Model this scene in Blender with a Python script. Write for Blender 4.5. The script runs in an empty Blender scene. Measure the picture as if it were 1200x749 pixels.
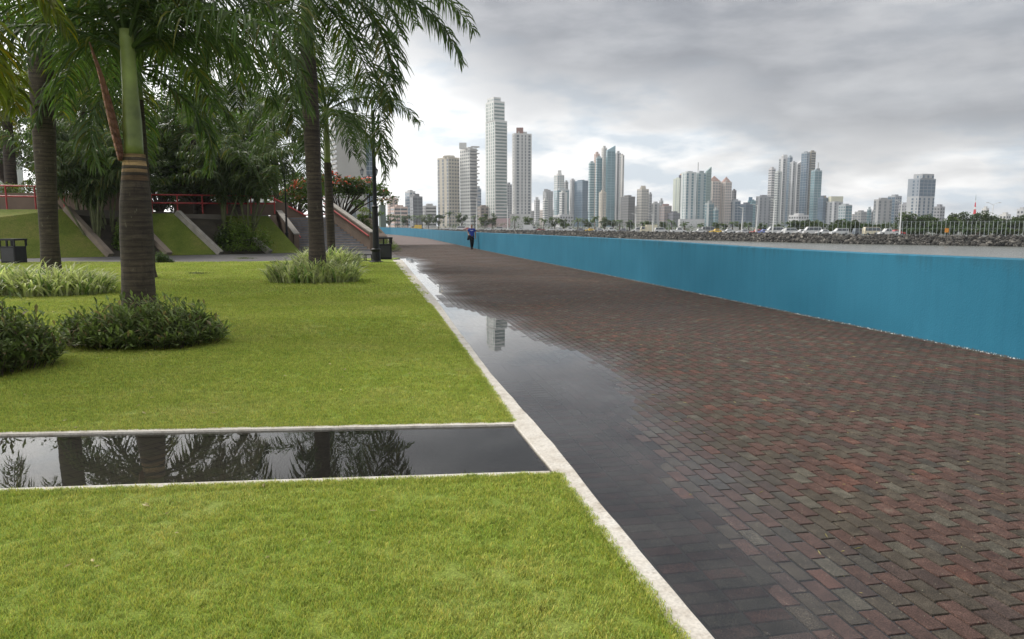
import bpy, math, random
from math import sin, cos, pi, radians, atan, tan, sqrt, exp
from mathutils import Vector, Matrix, noise
random.seed(7)
R = random.random
U = random.uniform
SC = bpy.context.scene
COL = SC.collection

# ---------------------------------------------------------------- camera, sky, sun
FP, CX, CY, HOR, CH = 860.0, 600.0, 374.5, 264.0, 1.72
PH = math.atan((CY - HOR) / FP)
cam = bpy.data.objects.new('camera', bpy.data.cameras.new('camera'))
COL.objects.link(cam)
cam.location = (0, 0, CH)
cam.rotation_euler = (pi / 2 - PH, 0, 0)
cam.data.sensor_width = 36
cam.data.lens = FP / 1200 * 36
cam.data.clip_start = .05
cam.data.clip_end = 20000
SC.camera = cam
SC.view_settings.view_transform = 'Standard'
SC.view_settings.look = 'None'
SC.view_settings.exposure = 0.30
SC.view_settings.gamma = 1
HAZE = .00016
SUN_EL, SUN_AZ = radians(46), radians(-56)      # azimuth from +Y, negative = left
W = bpy.data.worlds.new('World')
SC.world = W
W.use_nodes = True
nt = W.node_tree
nt.nodes.clear()
def N(t, tree=None, **k):
    n = (tree or nt).nodes.new(t)
    for a, b in k.items(): setattr(n, a, b)
    return n
def L(a, b, tree=None): (tree or nt).links.new(a, b)
def M_(op, a, b=None, tree=None, clamp=False):
    n = N('ShaderNodeMath', tree, operation=op, use_clamp=clamp)
    for i, v in enumerate((a, b)):
        if v is None: continue
        if isinstance(v, (int, float)): n.inputs[i].default_value = v
        else: L(v, n.inputs[i], tree)
    return n.outputs[0]
def ramp(fac, stops, tree=None):
    n = N('ShaderNodeValToRGB', tree)
    e = n.color_ramp.elements
    while len(e) < len(stops): e.new(.5)
    for q, (p, c) in zip(e, stops):
        q.position = p
        q.color = (*c, 1) if len(c) == 3 else c
    L(fac, n.inputs[0], tree)
    return n.outputs[0]
def mix(fac, a, b, tree=None, mode='MIX'):
    n = N('ShaderNodeMix', tree, data_type='RGBA', blend_type=mode)
    for i, v in ((0, fac), (6, a), (7, b)):
        if isinstance(v, (int, float)): n.inputs[i].default_value = v
        elif isinstance(v, tuple): n.inputs[i].default_value = (*v, 1)
        else: L(v, n.inputs[i], tree)
    return n.outputs[2]

sky = N('ShaderNodeTexSky', sky_type='NISHITA', sun_disc=False, sun_elevation=SUN_EL, sun_rotation=SUN_AZ,
        air_density=1.2, dust_density=2.5, ozone_density=1.0)
bg1 = N('ShaderNodeBackground'); bg1.inputs[1].default_value = .08
L(sky.outputs[0], bg1.inputs[0])
geo = N('ShaderNodeTexCoord')
sep = N('ShaderNodeSeparateXYZ'); L(geo.outputs['Generated'], sep.inputs[0])
dz = M_('MAXIMUM', sep.outputs[2], 0.0)
den = M_('ADD', dz, .24)
cu, cv = M_('DIVIDE', sep.outputs[0], den), M_('DIVIDE', sep.outputs[1], den)
cmb = N('ShaderNodeCombineXYZ'); L(cu, cmb.inputs[0]); L(cv, cmb.inputs[1])
n1 = N('ShaderNodeTexNoise'); n1.inputs['Scale'].default_value = 1.35; n1.inputs['Detail'].default_value = 7; n1.inputs['Roughness'].default_value = .5
n1.inputs['Distortion'].default_value = .25
L(cmb.outputs[0], n1.inputs['Vector'])
n2 = N('ShaderNodeTexNoise'); n2.inputs['Scale'].default_value = 9; n2.inputs['Detail'].default_value = 6; n2.inputs['Roughness'].default_value = .55
mp = N('ShaderNodeMapping'); mp.inputs['Scale'].default_value = (1, 1, 3.2); mp.inputs['Location'].default_value = (.4, .2, 0)
L(geo.outputs['Generated'], mp.inputs[0]); L(mp.outputs[0], n2.inputs['Vector'])
# heavy cloud deck: starts some 7 degrees up on the right, higher on the left, brightest sky to the left
side = M_('MULTIPLY', sep.outputs[0], .22)
e0 = M_('ADD', M_('ADD', dz, side), M_('MULTIPLY', M_('SUBTRACT', n1.outputs[0], .5), .26))
e0 = M_('ADD', e0, M_('MULTIPLY', M_('SUBTRACT', n2.outputs[0], .5), .09))
deck = ramp(e0, [(.0, (0, 0, 0)), (.13, (0, 0, 0)), (.17, (.5,) * 3), (.24, (1, 1, 1)), (.42, (.75,) * 3), (.8, (.2,) * 3)])
puff = ramp(n2.outputs[0], [(.40, (0, 0, 0)), (.56, (1, 1, 1))])
lowc = mix(puff, (.62, .69, .76), (1.02, 1.01, 1.0))
darkc = mix(ramp(M_('ADD', M_('MULTIPLY', n1.outputs[0], .55), M_('MULTIPLY', n2.outputs[0], .45)), [(.40, (0, 0, 0)), (.64, (1, 1, 1))]), (.20, .20, .222), (.43, .43, .445))
cl = mix(deck, lowc, darkc)
# glow of the veiled sun on the left
az = M_('MULTIPLY', sep.outputs[0], -1.0)
glow = ramp(M_('ADD', M_('MULTIPLY', az, .8), M_('MULTIPLY', M_('SUBTRACT', n1.outputs[0], .5), .3)), [(.0, (0, 0, 0)), (.42, (1, 1, 1))])
glowc = mix(glow, (0, 0, 0), (.95, .93, .88))
cl = mix(1.0, cl, glowc, mode='ADD')
bg2 = N('ShaderNodeBackground'); bg2.inputs[1].default_value = 1.0
L(cl, bg2.inputs[0])
ms = N('ShaderNodeMixShader'); ms.inputs[0].default_value = .88
L(bg1.outputs[0], ms.inputs[1]); L(bg2.outputs[0], ms.inputs[2])
wo = N('ShaderNodeOutputWorld'); L(ms.outputs[0], wo.inputs[0])
sd = bpy.data.lights.new('sun', 'SUN'); sd.energy = 2.4; sd.angle = radians(14); sd.color = (1, .95, .87)
so = bpy.data.objects.new('sun', sd); COL.objects.link(so)
sv = Vector((sin(SUN_AZ) * cos(SUN_EL), cos(SUN_AZ) * cos(SUN_EL), sin(SUN_EL)))
so.rotation_euler = sv.to_track_quat('Z', 'Y').to_euler()
so.location = (0, 0, 30)

# ---------------------------------------------------------------- helpers
def ray(px, py):
    r, u = (px - CX) / FP, -(py - CY) / FP
    return Vector((r, cos(PH) + sin(PH) * u, -sin(PH) + cos(PH) * u))
def G(px, py, z=0.0):
    d = ray(px, py); t = (z - CH) / d.z
    return Vector((d.x * t, d.y * t, z))
def V(px, py, Y):
    d = ray(px, py); t = Y / d.y
    return Vector((d.x * t, Y, CH + d.z * t))

def ex(px, Y): return (px - CX) / 867 * Y
def tag(o, label=None, cat=None, group=None, kind=None):
    if label: o['label'] = label
    if cat: o['category'] = cat
    if group: o['group'] = group
    if kind: o['kind'] = kind
    return o
def empty(name, loc, rz=0, label=None, cat=None, group=None):
    o = bpy.data.objects.new(name, None); COL.objects.link(o)
    o.location = loc; o.rotation_euler = (0, 0, rz); o.empty_display_size = .2
    return tag(o, label, cat, group)
class MB:
    def __init__(s): s.v = []; s.f = []; s.c = []
    def quad(s, a, b, c, d, col=None):
        i = len(s.v); s.v += [tuple(a), tuple(b), tuple(c), tuple(d)]; s.f.append((i, i + 1, i + 2, i + 3)); s.c.append(col)
    def tri(s, a, b, c, col=None):
        i = len(s.v); s.v += [tuple(a), tuple(b), tuple(c)]; s.f.append((i, i + 1, i + 2)); s.c.append(col)
    def add(s, vs, fs, col=None):
        i = len(s.v); s.v += [tuple(q) for q in vs]
        s.f += [tuple(i + k for k in f) for f in fs]; s.c += [col] * len(fs)
    def box(s, x0, y0, z0, x1, y1, z1, col=None):
        s.add([(x0, y0, z0), (x1, y0, z0), (x1, y1, z0), (x0, y1, z0), (x0, y0, z1), (x1, y0, z1), (x1, y1, z1), (x0, y1, z1)],
              [(0, 3, 2, 1), (4, 5, 6, 7), (0, 1, 5, 4), (1, 2, 6, 5), (2, 3, 7, 6), (3, 0, 4, 7)], col)
    def prism(s, poly, z0, z1, col=None):
        n = len(poly)
        za = z0 if isinstance(z0, (list, tuple)) else [z0] * n
        zb = z1 if isinstance(z1, (list, tuple)) else [z1] * n
        s.add([(p[0], p[1], za[i]) for i, p in enumerate(poly)] + [(p[0], p[1], zb[i]) for i, p in enumerate(poly)],
              [tuple(range(n))[::-1], tuple(range(n, 2 * n))] + [(i, (i + 1) % n, n + (i + 1) % n, n + i) for i in range(n)], col)
    def tube(s, pts, rad, n=8, col=None, cap=True):
        pts = [Vector(p) for p in pts]
        if not isinstance(rad, (list, tuple)): rad = [rad] * len(pts)
        vs, fs = [], []
        a = None
        for i, p in enumerate(pts):
            d = (pts[min(i + 1, len(pts) - 1)] - pts[max(i - 1, 0)]).normalized()
            if a is None: a = d.cross(Vector((0, 0, 1)) if abs(d.z) < .9 else Vector((1, 0, 0))).normalized()
            else: a = (a - d * a.dot(d)).normalized()
            b = d.cross(a)
            for k in range(n):
                w = 2 * pi * k / n
                vs.append(p + (a * cos(w) + b * sin(w)) * rad[i])
        for i in range(len(pts) - 1):
            for k in range(n):
                k2 = (k + 1) % n
                fs.append((i * n + k, i * n + k2, (i + 1) * n + k2, (i + 1) * n + k))
        if cap: fs += [tuple(range(n))[::-1], tuple(range((len(pts) - 1) * n, len(pts) * n))]
        s.add(vs, fs, col)
    def bar(s, a, b, w, h, col=None):
        a, b = Vector(a), Vector(b); d = (b - a).normalized()
        r = d.cross(Vector((0, 0, 1)))
        r = (r.normalized() if r.length > 1e-4 else Vector((1, 0, 0))) * w / 2
        u = r.cross(d).normalized() * h / 2
        vs = [a - r - u, a + r - u, a + r + u, a - r + u, b - r - u, b + r - u, b + r + u, b - r + u]
        s.add(vs, [(0, 1, 2, 3), (7, 6, 5, 4), (0, 4, 5, 1), (1, 5, 6, 2), (2, 6, 7, 3), (3, 7, 4, 0)], col)
    def mesh(s, name, mat, smooth=False):
        me = bpy.data.meshes.new(name); me.from_pydata(s.v, [], s.f)
        if any(c is not None for c in s.c):
            at = me.attributes.new('tint', 'FLOAT_COLOR', 'FACE')
            buf = []
            for c in s.c: buf += [*(c or (.5, .5, .5)), 1]
            at.data.foreach_set('color', buf)
        me.materials.append(mat)
        if smooth: me.polygons.foreach_set('use_smooth', [True] * len(me.polygons))
        me.update()
        return me
    def build(s, name, mat, parent=None, smooth=False, loc=(0, 0, 0)):
        o = bpy.data.objects.new(name, s.mesh(name, mat, smooth)); COL.objects.link(o)
        o.parent = parent; o.location = loc
        return o
def kids(o): return [c for c in bpy.data.objects if c.parent == o]
def copy_tree(o, parent=None, ch=None):
    c = o.copy(); COL.objects.link(c); c.parent = parent
    for k in kids(o): copy_tree(k, c)
    return c

# ---------------------------------------------------------------- materials
MC = {}
def pmat(name, col, rough=.8, var=.15, scale=4.0, metal=0, bump=0, bscale=20, spec=.5, tint=False, detail=5, coat=0, obj=True):
    if name in MC: return MC[name]
    m = bpy.data.materials.new(name); m.use_nodes = True
    t = m.node_tree; b = t.nodes['Principled BSDF']
    b.inputs['Roughness'].default_value = rough; b.inputs['Metallic'].default_value = metal
    b.inputs['Specular IOR Level'].default_value = spec
    tc = N('ShaderNodeTexCoord', t)
    nz = N('ShaderNodeTexNoise', t); nz.inputs['Scale'].default_value = scale; nz.inputs['Detail'].default_value = detail
    L(tc.outputs['Object'], nz.inputs['Vector'], t)
    lo = tuple(max(0, c * (1 - var)) for c in col); hi = tuple(min(1, c * (1 + var)) for c in col)
    c = ramp(nz.outputs[0], [(.3, lo), (.7, hi)], t)
    if tint:
        a = N('ShaderNodeAttribute', t); a.attribute_name = 'tint'
        c = mix(1.0, c, a.outputs['Color'], t, 'MULTIPLY')
    L(c, b.inputs['Base Color'], t)
    if bump:
        n2 = N('ShaderNodeTexNoise', t); n2.inputs['Scale'].default_value = bscale; n2.inputs['Detail'].default_value = 6
        L(tc.outputs['Object'], n2.inputs['Vector'], t)
        bp = N('ShaderNodeBump', t); bp.inputs['Strength'].default_value = bump; bp.inputs['Distance'].default_value = .02
        L(n2.outputs[0], bp.inputs['Height'], t); L(bp.outputs[0], b.inputs['Normal'], t)
    MC[name] = m
    return m
def leafmat(name, col, col2=None, trans=.35, rough=.5, scale=1.5, tint=False, random_=False):
    if name in MC: return MC[name]
    m = bpy.data.materials.new(name); m.use_nodes = True
    t = m.node_tree; b = t.nodes['Principled BSDF']; out = t.nodes['Material Output']
    b.inputs['Roughness'].default_value = rough; b.inputs['Specular IOR Level'].default_value = .35
    tc = N('ShaderNodeTexCoord', t)
    nz = N('ShaderNodeTexNoise', t); nz.inputs['Scale'].default_value = scale; nz.inputs['Detail'].default_value = 4
    if random_:
        g = N('ShaderNodeNewGeometry', t); L(g.outputs['Position'], nz.inputs['Vector'], t)
    else: L(tc.outputs['Object'], nz.inputs['Vector'], t)
    col2 = col2 or tuple(c * 1.7 for c in col)
    c = ramp(nz.outputs[0], [(.35, col), (.68, col2)], t)
    if tint:
        a = N('ShaderNodeAttribute', t); a.attribute_name = 'tint'
        c = mix(1.0, c, a.outputs['Color'], t, 'MULTIPLY')
    L(c, b.inputs['Base Color'], t)
    tr = N('ShaderNodeBsdfTranslucent', t)
    c2 = mix(1.0, c, (1.25, 1.5, .7), t, 'MULTIPLY')
    L(c2, tr.inputs[0], t)
    mx = N('ShaderNodeMixShader', t); mx.inputs[0].default_value = trans
    L(b.outputs[0], mx.inputs[1], t); L(tr.outputs[0], mx.inputs[2], t); L(mx.outputs[0], out.inputs[0], t)
    MC[name] = m
    return m
def watermat(name, tintc, rough=.0, ripple=0.0, rscale=3):
    m = bpy.data.materials.new(name); m.use_nodes = True
    t = m.node_tree; t.nodes.clear()
    out = N('ShaderNodeOutputMaterial', t)
    fr = N('ShaderNodeFresnel', t); fr.inputs[0].default_value = 1.36
    gl = N('ShaderNodeBsdfGlossy', t); gl.inputs['Roughness'].default_value = rough; gl.inputs[0].default_value = (1, 1, 1, 1)
    tp = N('ShaderNodeBsdfTransparent', t); tp.inputs[0].default_value = (*tintc, 1)
    mx = N('ShaderNodeMixShader', t)
    L(fr.outputs[0], mx.inputs[0], t); L(tp.outputs[0], mx.inputs[1], t); L(gl.outputs[0], mx.inputs[2], t); L(mx.outputs[0], out.inputs[0], t)
    if ripple:
        tc = N('ShaderNodeTexCoord', t); nz = N('ShaderNodeTexNoise', t); nz.inputs['Scale'].default_value = rscale; nz.inputs['Detail'].default_value = 3
        L(tc.outputs['Object'], nz.inputs['Vector'], t)
        bp = N('ShaderNodeBump', t); bp.inputs['Strength'].default_value = ripple; bp.inputs['Distance'].default_value = .01
        L(nz.outputs[0], bp.inputs['Height'], t); L(bp.outputs[0], gl.inputs['Normal'], t)
    return m

# ---------------------------------------------------------------- path frame (s along, t across from the kerb)
K0 = G(709.5, 600)                                   # a point on the kerb's right edge
PD = Vector((430 - CX, sqrt(FP ** 2 + (CY - HOR) ** 2), 0)).normalized()
PT = Vector((PD.y, -PD.x, 0))
def ST(s, t, z=0.0): return Vector((K0.x + PD.x * s + PT.x * t, K0.y + PD.y * s + PT.y * t, z))
def toST(p):
    q = Vector((p[0] - K0.x, p[1] - K0.y, 0)); return q.dot(PD), q.dot(PT)
def interp(tab, x):
    if x <= tab[0][0]: return tab[0][1]
    for (a, b), (c, d) in zip(tab, tab[1:]):
        if x <= c: return b + (d - b) * (x - a) / (c - a)
    return tab[-1][1]
# kerb edges from the photograph, laid on the ground
KR = sorted(toST(G(x, y)) for x, y in [(834.6, 749), (709.5, 600), (651, 525), (576, 440), (533.5, 383), (513, 354), (487, 324), (474, 308)])
KL = sorted(toST(G(x, y)) for x, y in [(794, 749), (683, 600), (654, 562), (598, 494), (561, 438), (532.5, 398), (510, 366), (485, 335), (466, 312), (460, 305)])
KR = [(-4.5, KR[0][1])] + KR; KL = [(-4.5, KL[0][1])] + KL
WB = sorted(toST(G(x, y)) for x, y in [(1200, 424), (949, 372), (740, 328.7), (615, 303.7), (560, 292.3), (500, 279.4), (470, 276)])
WB = [(-6, WB[0][1] + .1)] + WB
PE = sorted(toST(G(x, y)) for x, y in [(925, 749), (915, 700), (885, 650), (845, 600), (800, 552), (752, 508), (733, 461), (709, 437), (680, 413), (621, 397), (590, 376), (545, 363), (514, 357), (517, 351), (512, 338), (505, 328), (488, 318), (492, 309), (485, 304), (468, 301)])
PE = [(-4.5, PE[0][1])] + PE + [(PE[-1][0] + 1.5, -.3)]
SEND = KL[-1][0]                                     # where the lawn ends
def pz(s, t):
    te = interp(PE, s)
    n = noise.noise(Vector((s * 1.3, t * 1.3, 0))) * .0035 + noise.noise(Vector((s * .35, t * .5, 4))) * .005
    d = t - te
    f = max(0., min(1., (s - 3) / 7))
    k = .0085 + .020 * f
    return max(-.007 - .015 * f, min(.010, d * k)) + n * (.55 + .45 * f)

# ---------------------------------------------------------------- paved promenade, brick by brick
brickm = bpy.data.materials.new('paving_brick'); brickm.use_nodes = True
t = brickm.node_tree; b = t.nodes['Principled BSDF']
a = N('ShaderNodeAttribute', t); a.attribute_name = 'tint'
tc = N('ShaderNodeTexCoord', t)
na = N('ShaderNodeTexNoise', t); na.inputs['Scale'].default_value = 160; na.inputs['Detail'].default_value = 4; na.inputs['Roughness'].default_value = .7
nb = N('ShaderNodeTexNoise', t); nb.inputs['Scale'].default_value = 9; nb.inputs['Detail'].default_value = 6; nb.inputs['Roughness'].default_value = .65
nc = N('ShaderNodeTexNoise', t); nc.inputs['Scale'].default_value = .5; nc.inputs['Detail'].default_value = 4
for q in (na, nb, nc): L(tc.outputs['Object'], q.inputs['Vector'], t)
c = mix(1.0, a.outputs['Color'], ramp(na.outputs[0], [(.34, (.3,) * 3), (.5, (.95,) * 3), (.64, (1.9,) * 3)], t), t, 'MULTIPLY')
c = mix(1.0, c, ramp(nb.outputs[0], [(.3, (.62,) * 3), (.52, (1,) * 3), (.72, (1.45,) * 3)], t), t, 'MULTIPLY')
c = mix(ramp(nb.outputs[0], [(.62, (0,) * 3), (.78, (.45,) * 3)], t), c, (.17, .16, .12), t)
c = mix(1.0, c, ramp(nc.outputs[0], [(.35, (.88,) * 3), (.65, (1.08,) * 3)], t), t, 'MULTIPLY')
vo = N('ShaderNodeTexVoronoi', t); vo.inputs['Scale'].default_value = 22; L(tc.outputs['Object'], vo.inputs['Vector'], t)
c = mix(ramp(vo.outputs['Distance'], [(.05, (.8,) * 3), (.085, (0,) * 3)], t), c, (.30, .28, .20), t)
wt = N('ShaderNodeAttribute', t); wt.attribute_name = 'wet'
c = mix(wt.outputs['Fac'], c, mix(1.0, c, (.70, .69, .69), t, 'MULTIPLY'), t)
L(c, b.inputs['Base Color'], t)
rg = M_('SUBTRACT', ramp(nc.outputs[0], [(.3, (.6,) * 3), (.7, (.85,) * 3)], t), M_('MULTIPLY', wt.outputs['Fac'], .45, t), t)
L(rg, b.inputs['Roughness'], t)
L(M_('ADD', M_('MULTIPLY', wt.outputs['Fac'], .34, t), .16, t), b.inputs['Specular IOR Level'], t)
bp = N('ShaderNodeBump', t); bp.inputs['Strength'].default_value = .35; bp.inputs['Distance'].default_value = .002
L(na.outputs[0], bp.inputs['Height'], t); L(bp.outputs[0], b.inputs['Normal'], t)

WETL = []
def wetness(s, t):
    d = t - interp(PE, s) + noise.noise(Vector((s * 1.1, t * 1.1, 8))) * .35
    return max(0., min(1., (.75 - d) / .75))
mb = MB()
def brick(s0, s1, t0, t1, col):
    g, bv, hh = .0042, .0038, .0095
    a0, a1, b0, b1 = s0 + g, s1 - g, t0 + g, t1 - g
    zc = pz((s0 + s1) / 2, (t0 + t1) / 2) + U(-.0006, .0006)
    ta, tb = U(-.004, .004), U(-.006, .006)
    for _ in range(5): WETL.append(wetness((s0 + s1) / 2, (t0 + t1) / 2))
    def P(s, t, dz): return ST(s, t, zc + (s - (s0 + s1) / 2) * ta + (t - (t0 + t1) / 2) * tb + dz)
    top = [P(a0 + bv, b0 + bv, 0), P(a0 + bv, b1 - bv, 0), P(a1 - bv, b1 - bv, 0), P(a1 - bv, b0 + bv, 0)]
    low = [P(a0, b0, -hh), P(a0, b1, -hh), P(a1, b1, -hh), P(a1, b0, -hh)]
    mb.add(top + low, [(0, 3, 2, 1)] + [(i, (i + 1) % 4, 4 + (i + 1) % 4, 4 + i) for i in range(4)], col)
def bcol(red):
    k = U(.90, 1.10)
    if red:
        r = R()
        c = (.078, .046, .037) if r < .80 else (.098, .050, .038) if r < .90 else (.064, .045, .038)
    else:
        r = R()
        c = (.064, .053, .040) if r < .8 else (.083, .074, .057) if r < .92 else (.055, .049, .041)
    return tuple(q * k for q in c)
S_END = 62.0
LB, WBk = .2035, .1
ncol = 0
for i in range(-12, 85):
    if -12 <= i < 4: continue
    t0 = .44 + (i - 4) * WBk
    for j in range(int(-3.6 / LB), int(S_END / LB)):
        s0 = (j + (.5 if i % 2 else 0)) * LB
        if t0 > interp(WB, s0) + .05: continue
        brick(s0, s0 + LB, t0, t0 + WBk, bcol(j % 2 == 0) if R() > .015 else bcol(j % 2))
for i in range(-9, 2):                                  # soldier bands beside the kerb
    t0 = .03 + i * .205
    for j in range(-35, int(S_END / .1017)):
        s0 = j * .1017
        if t0 < interp(KL, s0) - .05 and s0 < SEND: continue
        brick(s0, s0 + .1017, t0, t0 + .205, bcol((j + i) % 2 == 0))
pav = mb.build('promenade_paving', brickm)
wa = pav.data.attributes.new('wet', 'FLOAT', 'FACE'); wa.data.foreach_set('value', WETL)
tag(pav, 'red and grey brick paving of the wide seaside promenade', kind='structure')
# bed under the bricks, and the far part of the promenade
m = pmat('joint_sand', (.018, .016, .013), rough=.9, scale=30, var=.5)
mb = MB()
ss = [-4 + i * .5 for i in range(int((S_END + 4) / .5) + 1)]
tt = [-2.2 + .4 * j for j in range(28)]
for i, s_ in enumerate(ss[:-1]):
    for t_ in tt:
        if t_ > interp(WB, s_) + .6: continue
        mb.quad(*[ST(a_, b_, pz(a_, b_) - .0075) for a_, b_ in ((s_, t_), (ss[i + 1], t_), (ss[i + 1], t_ + .4), (s_, t_ + .4))])
tag(mb.build('paving_joint_bed', m), 'dark sand bed showing in the joints of the promenade paving', kind='structure')
far = bpy.data.materials.new('far_paving'); far.use_nodes = True
t = far.node_tree; b = t.nodes['Principled BSDF']
tc = N('ShaderNodeTexCoord', t); mpn = N('ShaderNodeMapping', t)
mpn.inputs['Rotation'].default_value = (0, 0, -math.atan2(PD.y, PD.x)); L(tc.outputs['Object'], mpn.inputs[0], t)
bt = N('ShaderNodeTexBrick', t); bt.inputs['Scale'].default_value = 1; bt.inputs['Brick Width'].default_value = .2; bt.inputs['Row Height'].default_value = .1
bt.inputs['Mortar Size'].default_value = .004; bt.inputs['Color1'].default_value = (.15, .075, .06, 1); bt.inputs['Color2'].default_value = (.10, .095, .085, 1)
bt.inputs['Mortar'].default_value = (.02, .018, .015, 1); L(mpn.outputs[0], bt.inputs[0], t); L(bt.outputs[0], b.inputs['Base Color'], t)
b.inputs['Roughness'].default_value = .7
mb = MB()
pts_l = [ST(S_END, -2.2), G(446, 285), G(440, 279), G(432, 276), G(400, 274)]
pts_r = [ST(S_END, interp(WB, S_END) + .3), G(530, 285), G(500, 279), G(470, 275.6), G(400, 273)]
for i in range(4):
    mb.quad(*[Vector((p.x, p.y, .002)) for p in (pts_l[i], pts_r[i], pts_r[i + 1], pts_l[i + 1])])
# apron to the left of the promenade at the end of the lawn
a1, a2 = G(445, 299), G(446, 285)
mb.quad(*[Vector((p.x, p.y, .002)) for p in (ST(SEND + .2, -2.15), ST(S_END, -2.15), a2, a1)])
tag(mb.build('far_promenade', far), 'far end of the brick promenade curving left along the blue wall', kind='structure')

# puddle sheet on the paving; murk grows with the depth of the water
def puddlemat(name, murk, ior=1.5, ripple=.03, rs=3):
    m = bpy.data.materials.new(name); m.use_nodes = True
    t = m.node_tree; t.nodes.clear(); out = N('ShaderNodeOutputMaterial', t)
    fr = N('ShaderNodeFresnel', t); fr.inputs[0].default_value = ior
    gl = N('ShaderNodeBsdfGlossy', t); gl.inputs['Roughness'].default_value = 0; gl.inputs[0].default_value = (1, 1, 1, 1)
    tp = N('ShaderNodeBsdfTransparent', t); tp.inputs[0].default_value = (.96, .96, .95, 1)
    df = N('ShaderNodeBsdfDiffuse', t); df.inputs[0].default_value = (*murk, 1)
    at = N('ShaderNodeAttribute', t); at.attribute_name = 'depth'
    m0 = N('ShaderNodeMixShader', t); L(at.outputs['Fac'], m0.inputs[0], t); L(tp.outputs[0], m0.inputs[1], t); L(df.outputs[0], m0.inputs[2], t)
    mx = N('ShaderNodeMixShader', t); L(fr.outputs[0], mx.inputs[0], t); L(m0.outputs[0], mx.inputs[1], t); L(gl.outputs[0], mx.inputs[2], t); L(mx.outputs[0], out.inputs[0], t)
    tc = N('ShaderNodeTexCoord', t); nz = N('ShaderNodeTexNoise', t); nz.inputs['Scale'].default_value = rs; nz.inputs['Detail'].default_value = 2
    L(tc.outputs['Object'], nz.inputs['Vector'], t)
    bp = N('ShaderNodeBump', t); bp.inputs['Strength'].default_value = ripple; bp.inputs['Distance'].default_value = .01
    L(nz.outputs[0], bp.inputs['Height'], t); L(bp.outputs[0], gl.inputs['Normal'], t)
    return m
def depthmesh(name, V_, F_, D_, m):
    me = bpy.data.meshes.new(name); me.from_pydata(V_, [], F_)
    at = me.attributes.new('depth', 'FLOAT', 'POINT'); at.data.foreach_set('value', D_)
    me.materials.append(m); o = bpy.data.objects.new(name, me); COL.objects.link(o); return o
V_, F_, D_ = [], [], []
ps = [-4.2 + .12 * i for i in range(int((PE[-1][0] + 5) / .12))]; NT = 16
for s0 in ps:
    te = interp(PE, s0)
    t1 = max(min(te + (.9 if s0 < 8 else .55), interp(WB, s0)), interp(KR, s0) + .05); t0 = interp(KR, s0) - .04
    for k in range(NT + 1):
        t_ = t0 + (t1 - t0) * k / NT; V_.append(tuple(ST(s0, t_)))
        dd = max(0, -pz(s0, t_)); D_.append(min(.5, (dd / .020) ** 1.3 * .5))
for i in range(len(ps) - 1):
    for k in range(NT):
        a_ = i * (NT + 1) + k; F_.append((a_, a_ + 1, a_ + NT + 2, a_ + NT + 1))
tag(depthmesh('rain_puddle', V_, F_, D_, puddlemat('rain_water', (.034, .034, .034))), 'long still rain puddle along the white kerb mirroring sky and towers', kind='structure')

# ---------------------------------------------------------------- kerbs
kerbm = bpy.data.materials.new('kerb_concrete'); kerbm.use_nodes = True
t = kerbm.node_tree; b = t.nodes['Principled BSDF']; tc = N('ShaderNodeTexCoord', t)
n1_ = N('ShaderNodeTexNoise', t); n1_.inputs['Scale'].default_value = 5; n1_.inputs['Detail'].default_value = 9; n1_.inputs['Roughness'].default_value = .7
n2_ = N('ShaderNodeTexNoise', t); n2_.inputs['Scale'].default_value = 60; n2_.inputs['Detail'].default_value = 5
n3_ = N('ShaderNodeTexNoise', t); n3_.inputs['Scale'].default_value = 14; n3_.inputs['Detail'].default_value = 8; n3_.inputs['Roughness'].default_value = .75
for q in (n1_, n2_, n3_): L(tc.outputs['Object'], q.inputs['Vector'], t)
c = ramp(n1_.outputs[0], [(.3, (.36, .31, .25)), (.48, (.54, .50, .44)), (.7, (.62, .59, .54))], t)
c = mix(ramp(n3_.outputs[0], [(.55, (0,) * 3), (.68, (.6,) * 3), (.78, (.9,) * 3)], t), c, (.25, .20, .15), t)
c = mix(1.0, c, ramp(n2_.outputs[0], [(.3, (.8,) * 3), (.6, (1.05,) * 3)], t), t, 'MULTIPLY')
L(c, b.inputs['Base Color'], t); b.inputs['Roughness'].default_value = .85
bp = N('ShaderNodeBump', t); bp.inputs['Strength'].default_value = .5; bp.inputs['Distance'].default_value = .004
L(n2_.outputs[0], bp.inputs['Height'], t); L(bp.outputs[0], b.inputs['Normal'], t)
KZ = .022
mb = MB()
sg = [-4.3 + .12 * i for i in range(int((SEND + 4.3) / .12) + 1)]
prev = None
for s_ in sg:
    w1 = noise.noise(Vector((s_ * 2.2, 0, 1))) * .006 + noise.noise(Vector((s_ * 9, 0, 1))) * .003
    w2 = noise.noise(Vector((s_ * 2.2, 5, 1))) * .006 + noise.noise(Vector((s_ * 8, 3, 1))) * .003
    l, r = interp(KL, s_) + w1, interp(KR, s_) + w2
    if r - l < .1: r = l + .1
    zz = KZ + noise.noise(Vector((s_ * 1.1, 9, 1))) * .003
    cur = [ST(s_, l, -.1), ST(s_, l, zz - .005), ST(s_, l + .006, zz), ST(s_, r - .008, zz), ST(s_, r, zz - .008), ST(s_, r, -.1)]
    if prev:
        for k in range(5): mb.quad(prev[k], prev[k + 1], cur[k + 1], cur[k])
    else: mb.add(cur, [(0, 1, 2, 3, 4, 5)])
    prev = cur
mb.add(prev, [(5, 4, 3, 2, 1, 0)])
tag(mb.build('kerb', kerbm), 'long white concrete kerb between the lawn and the brick promenade', kind='structure')
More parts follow.
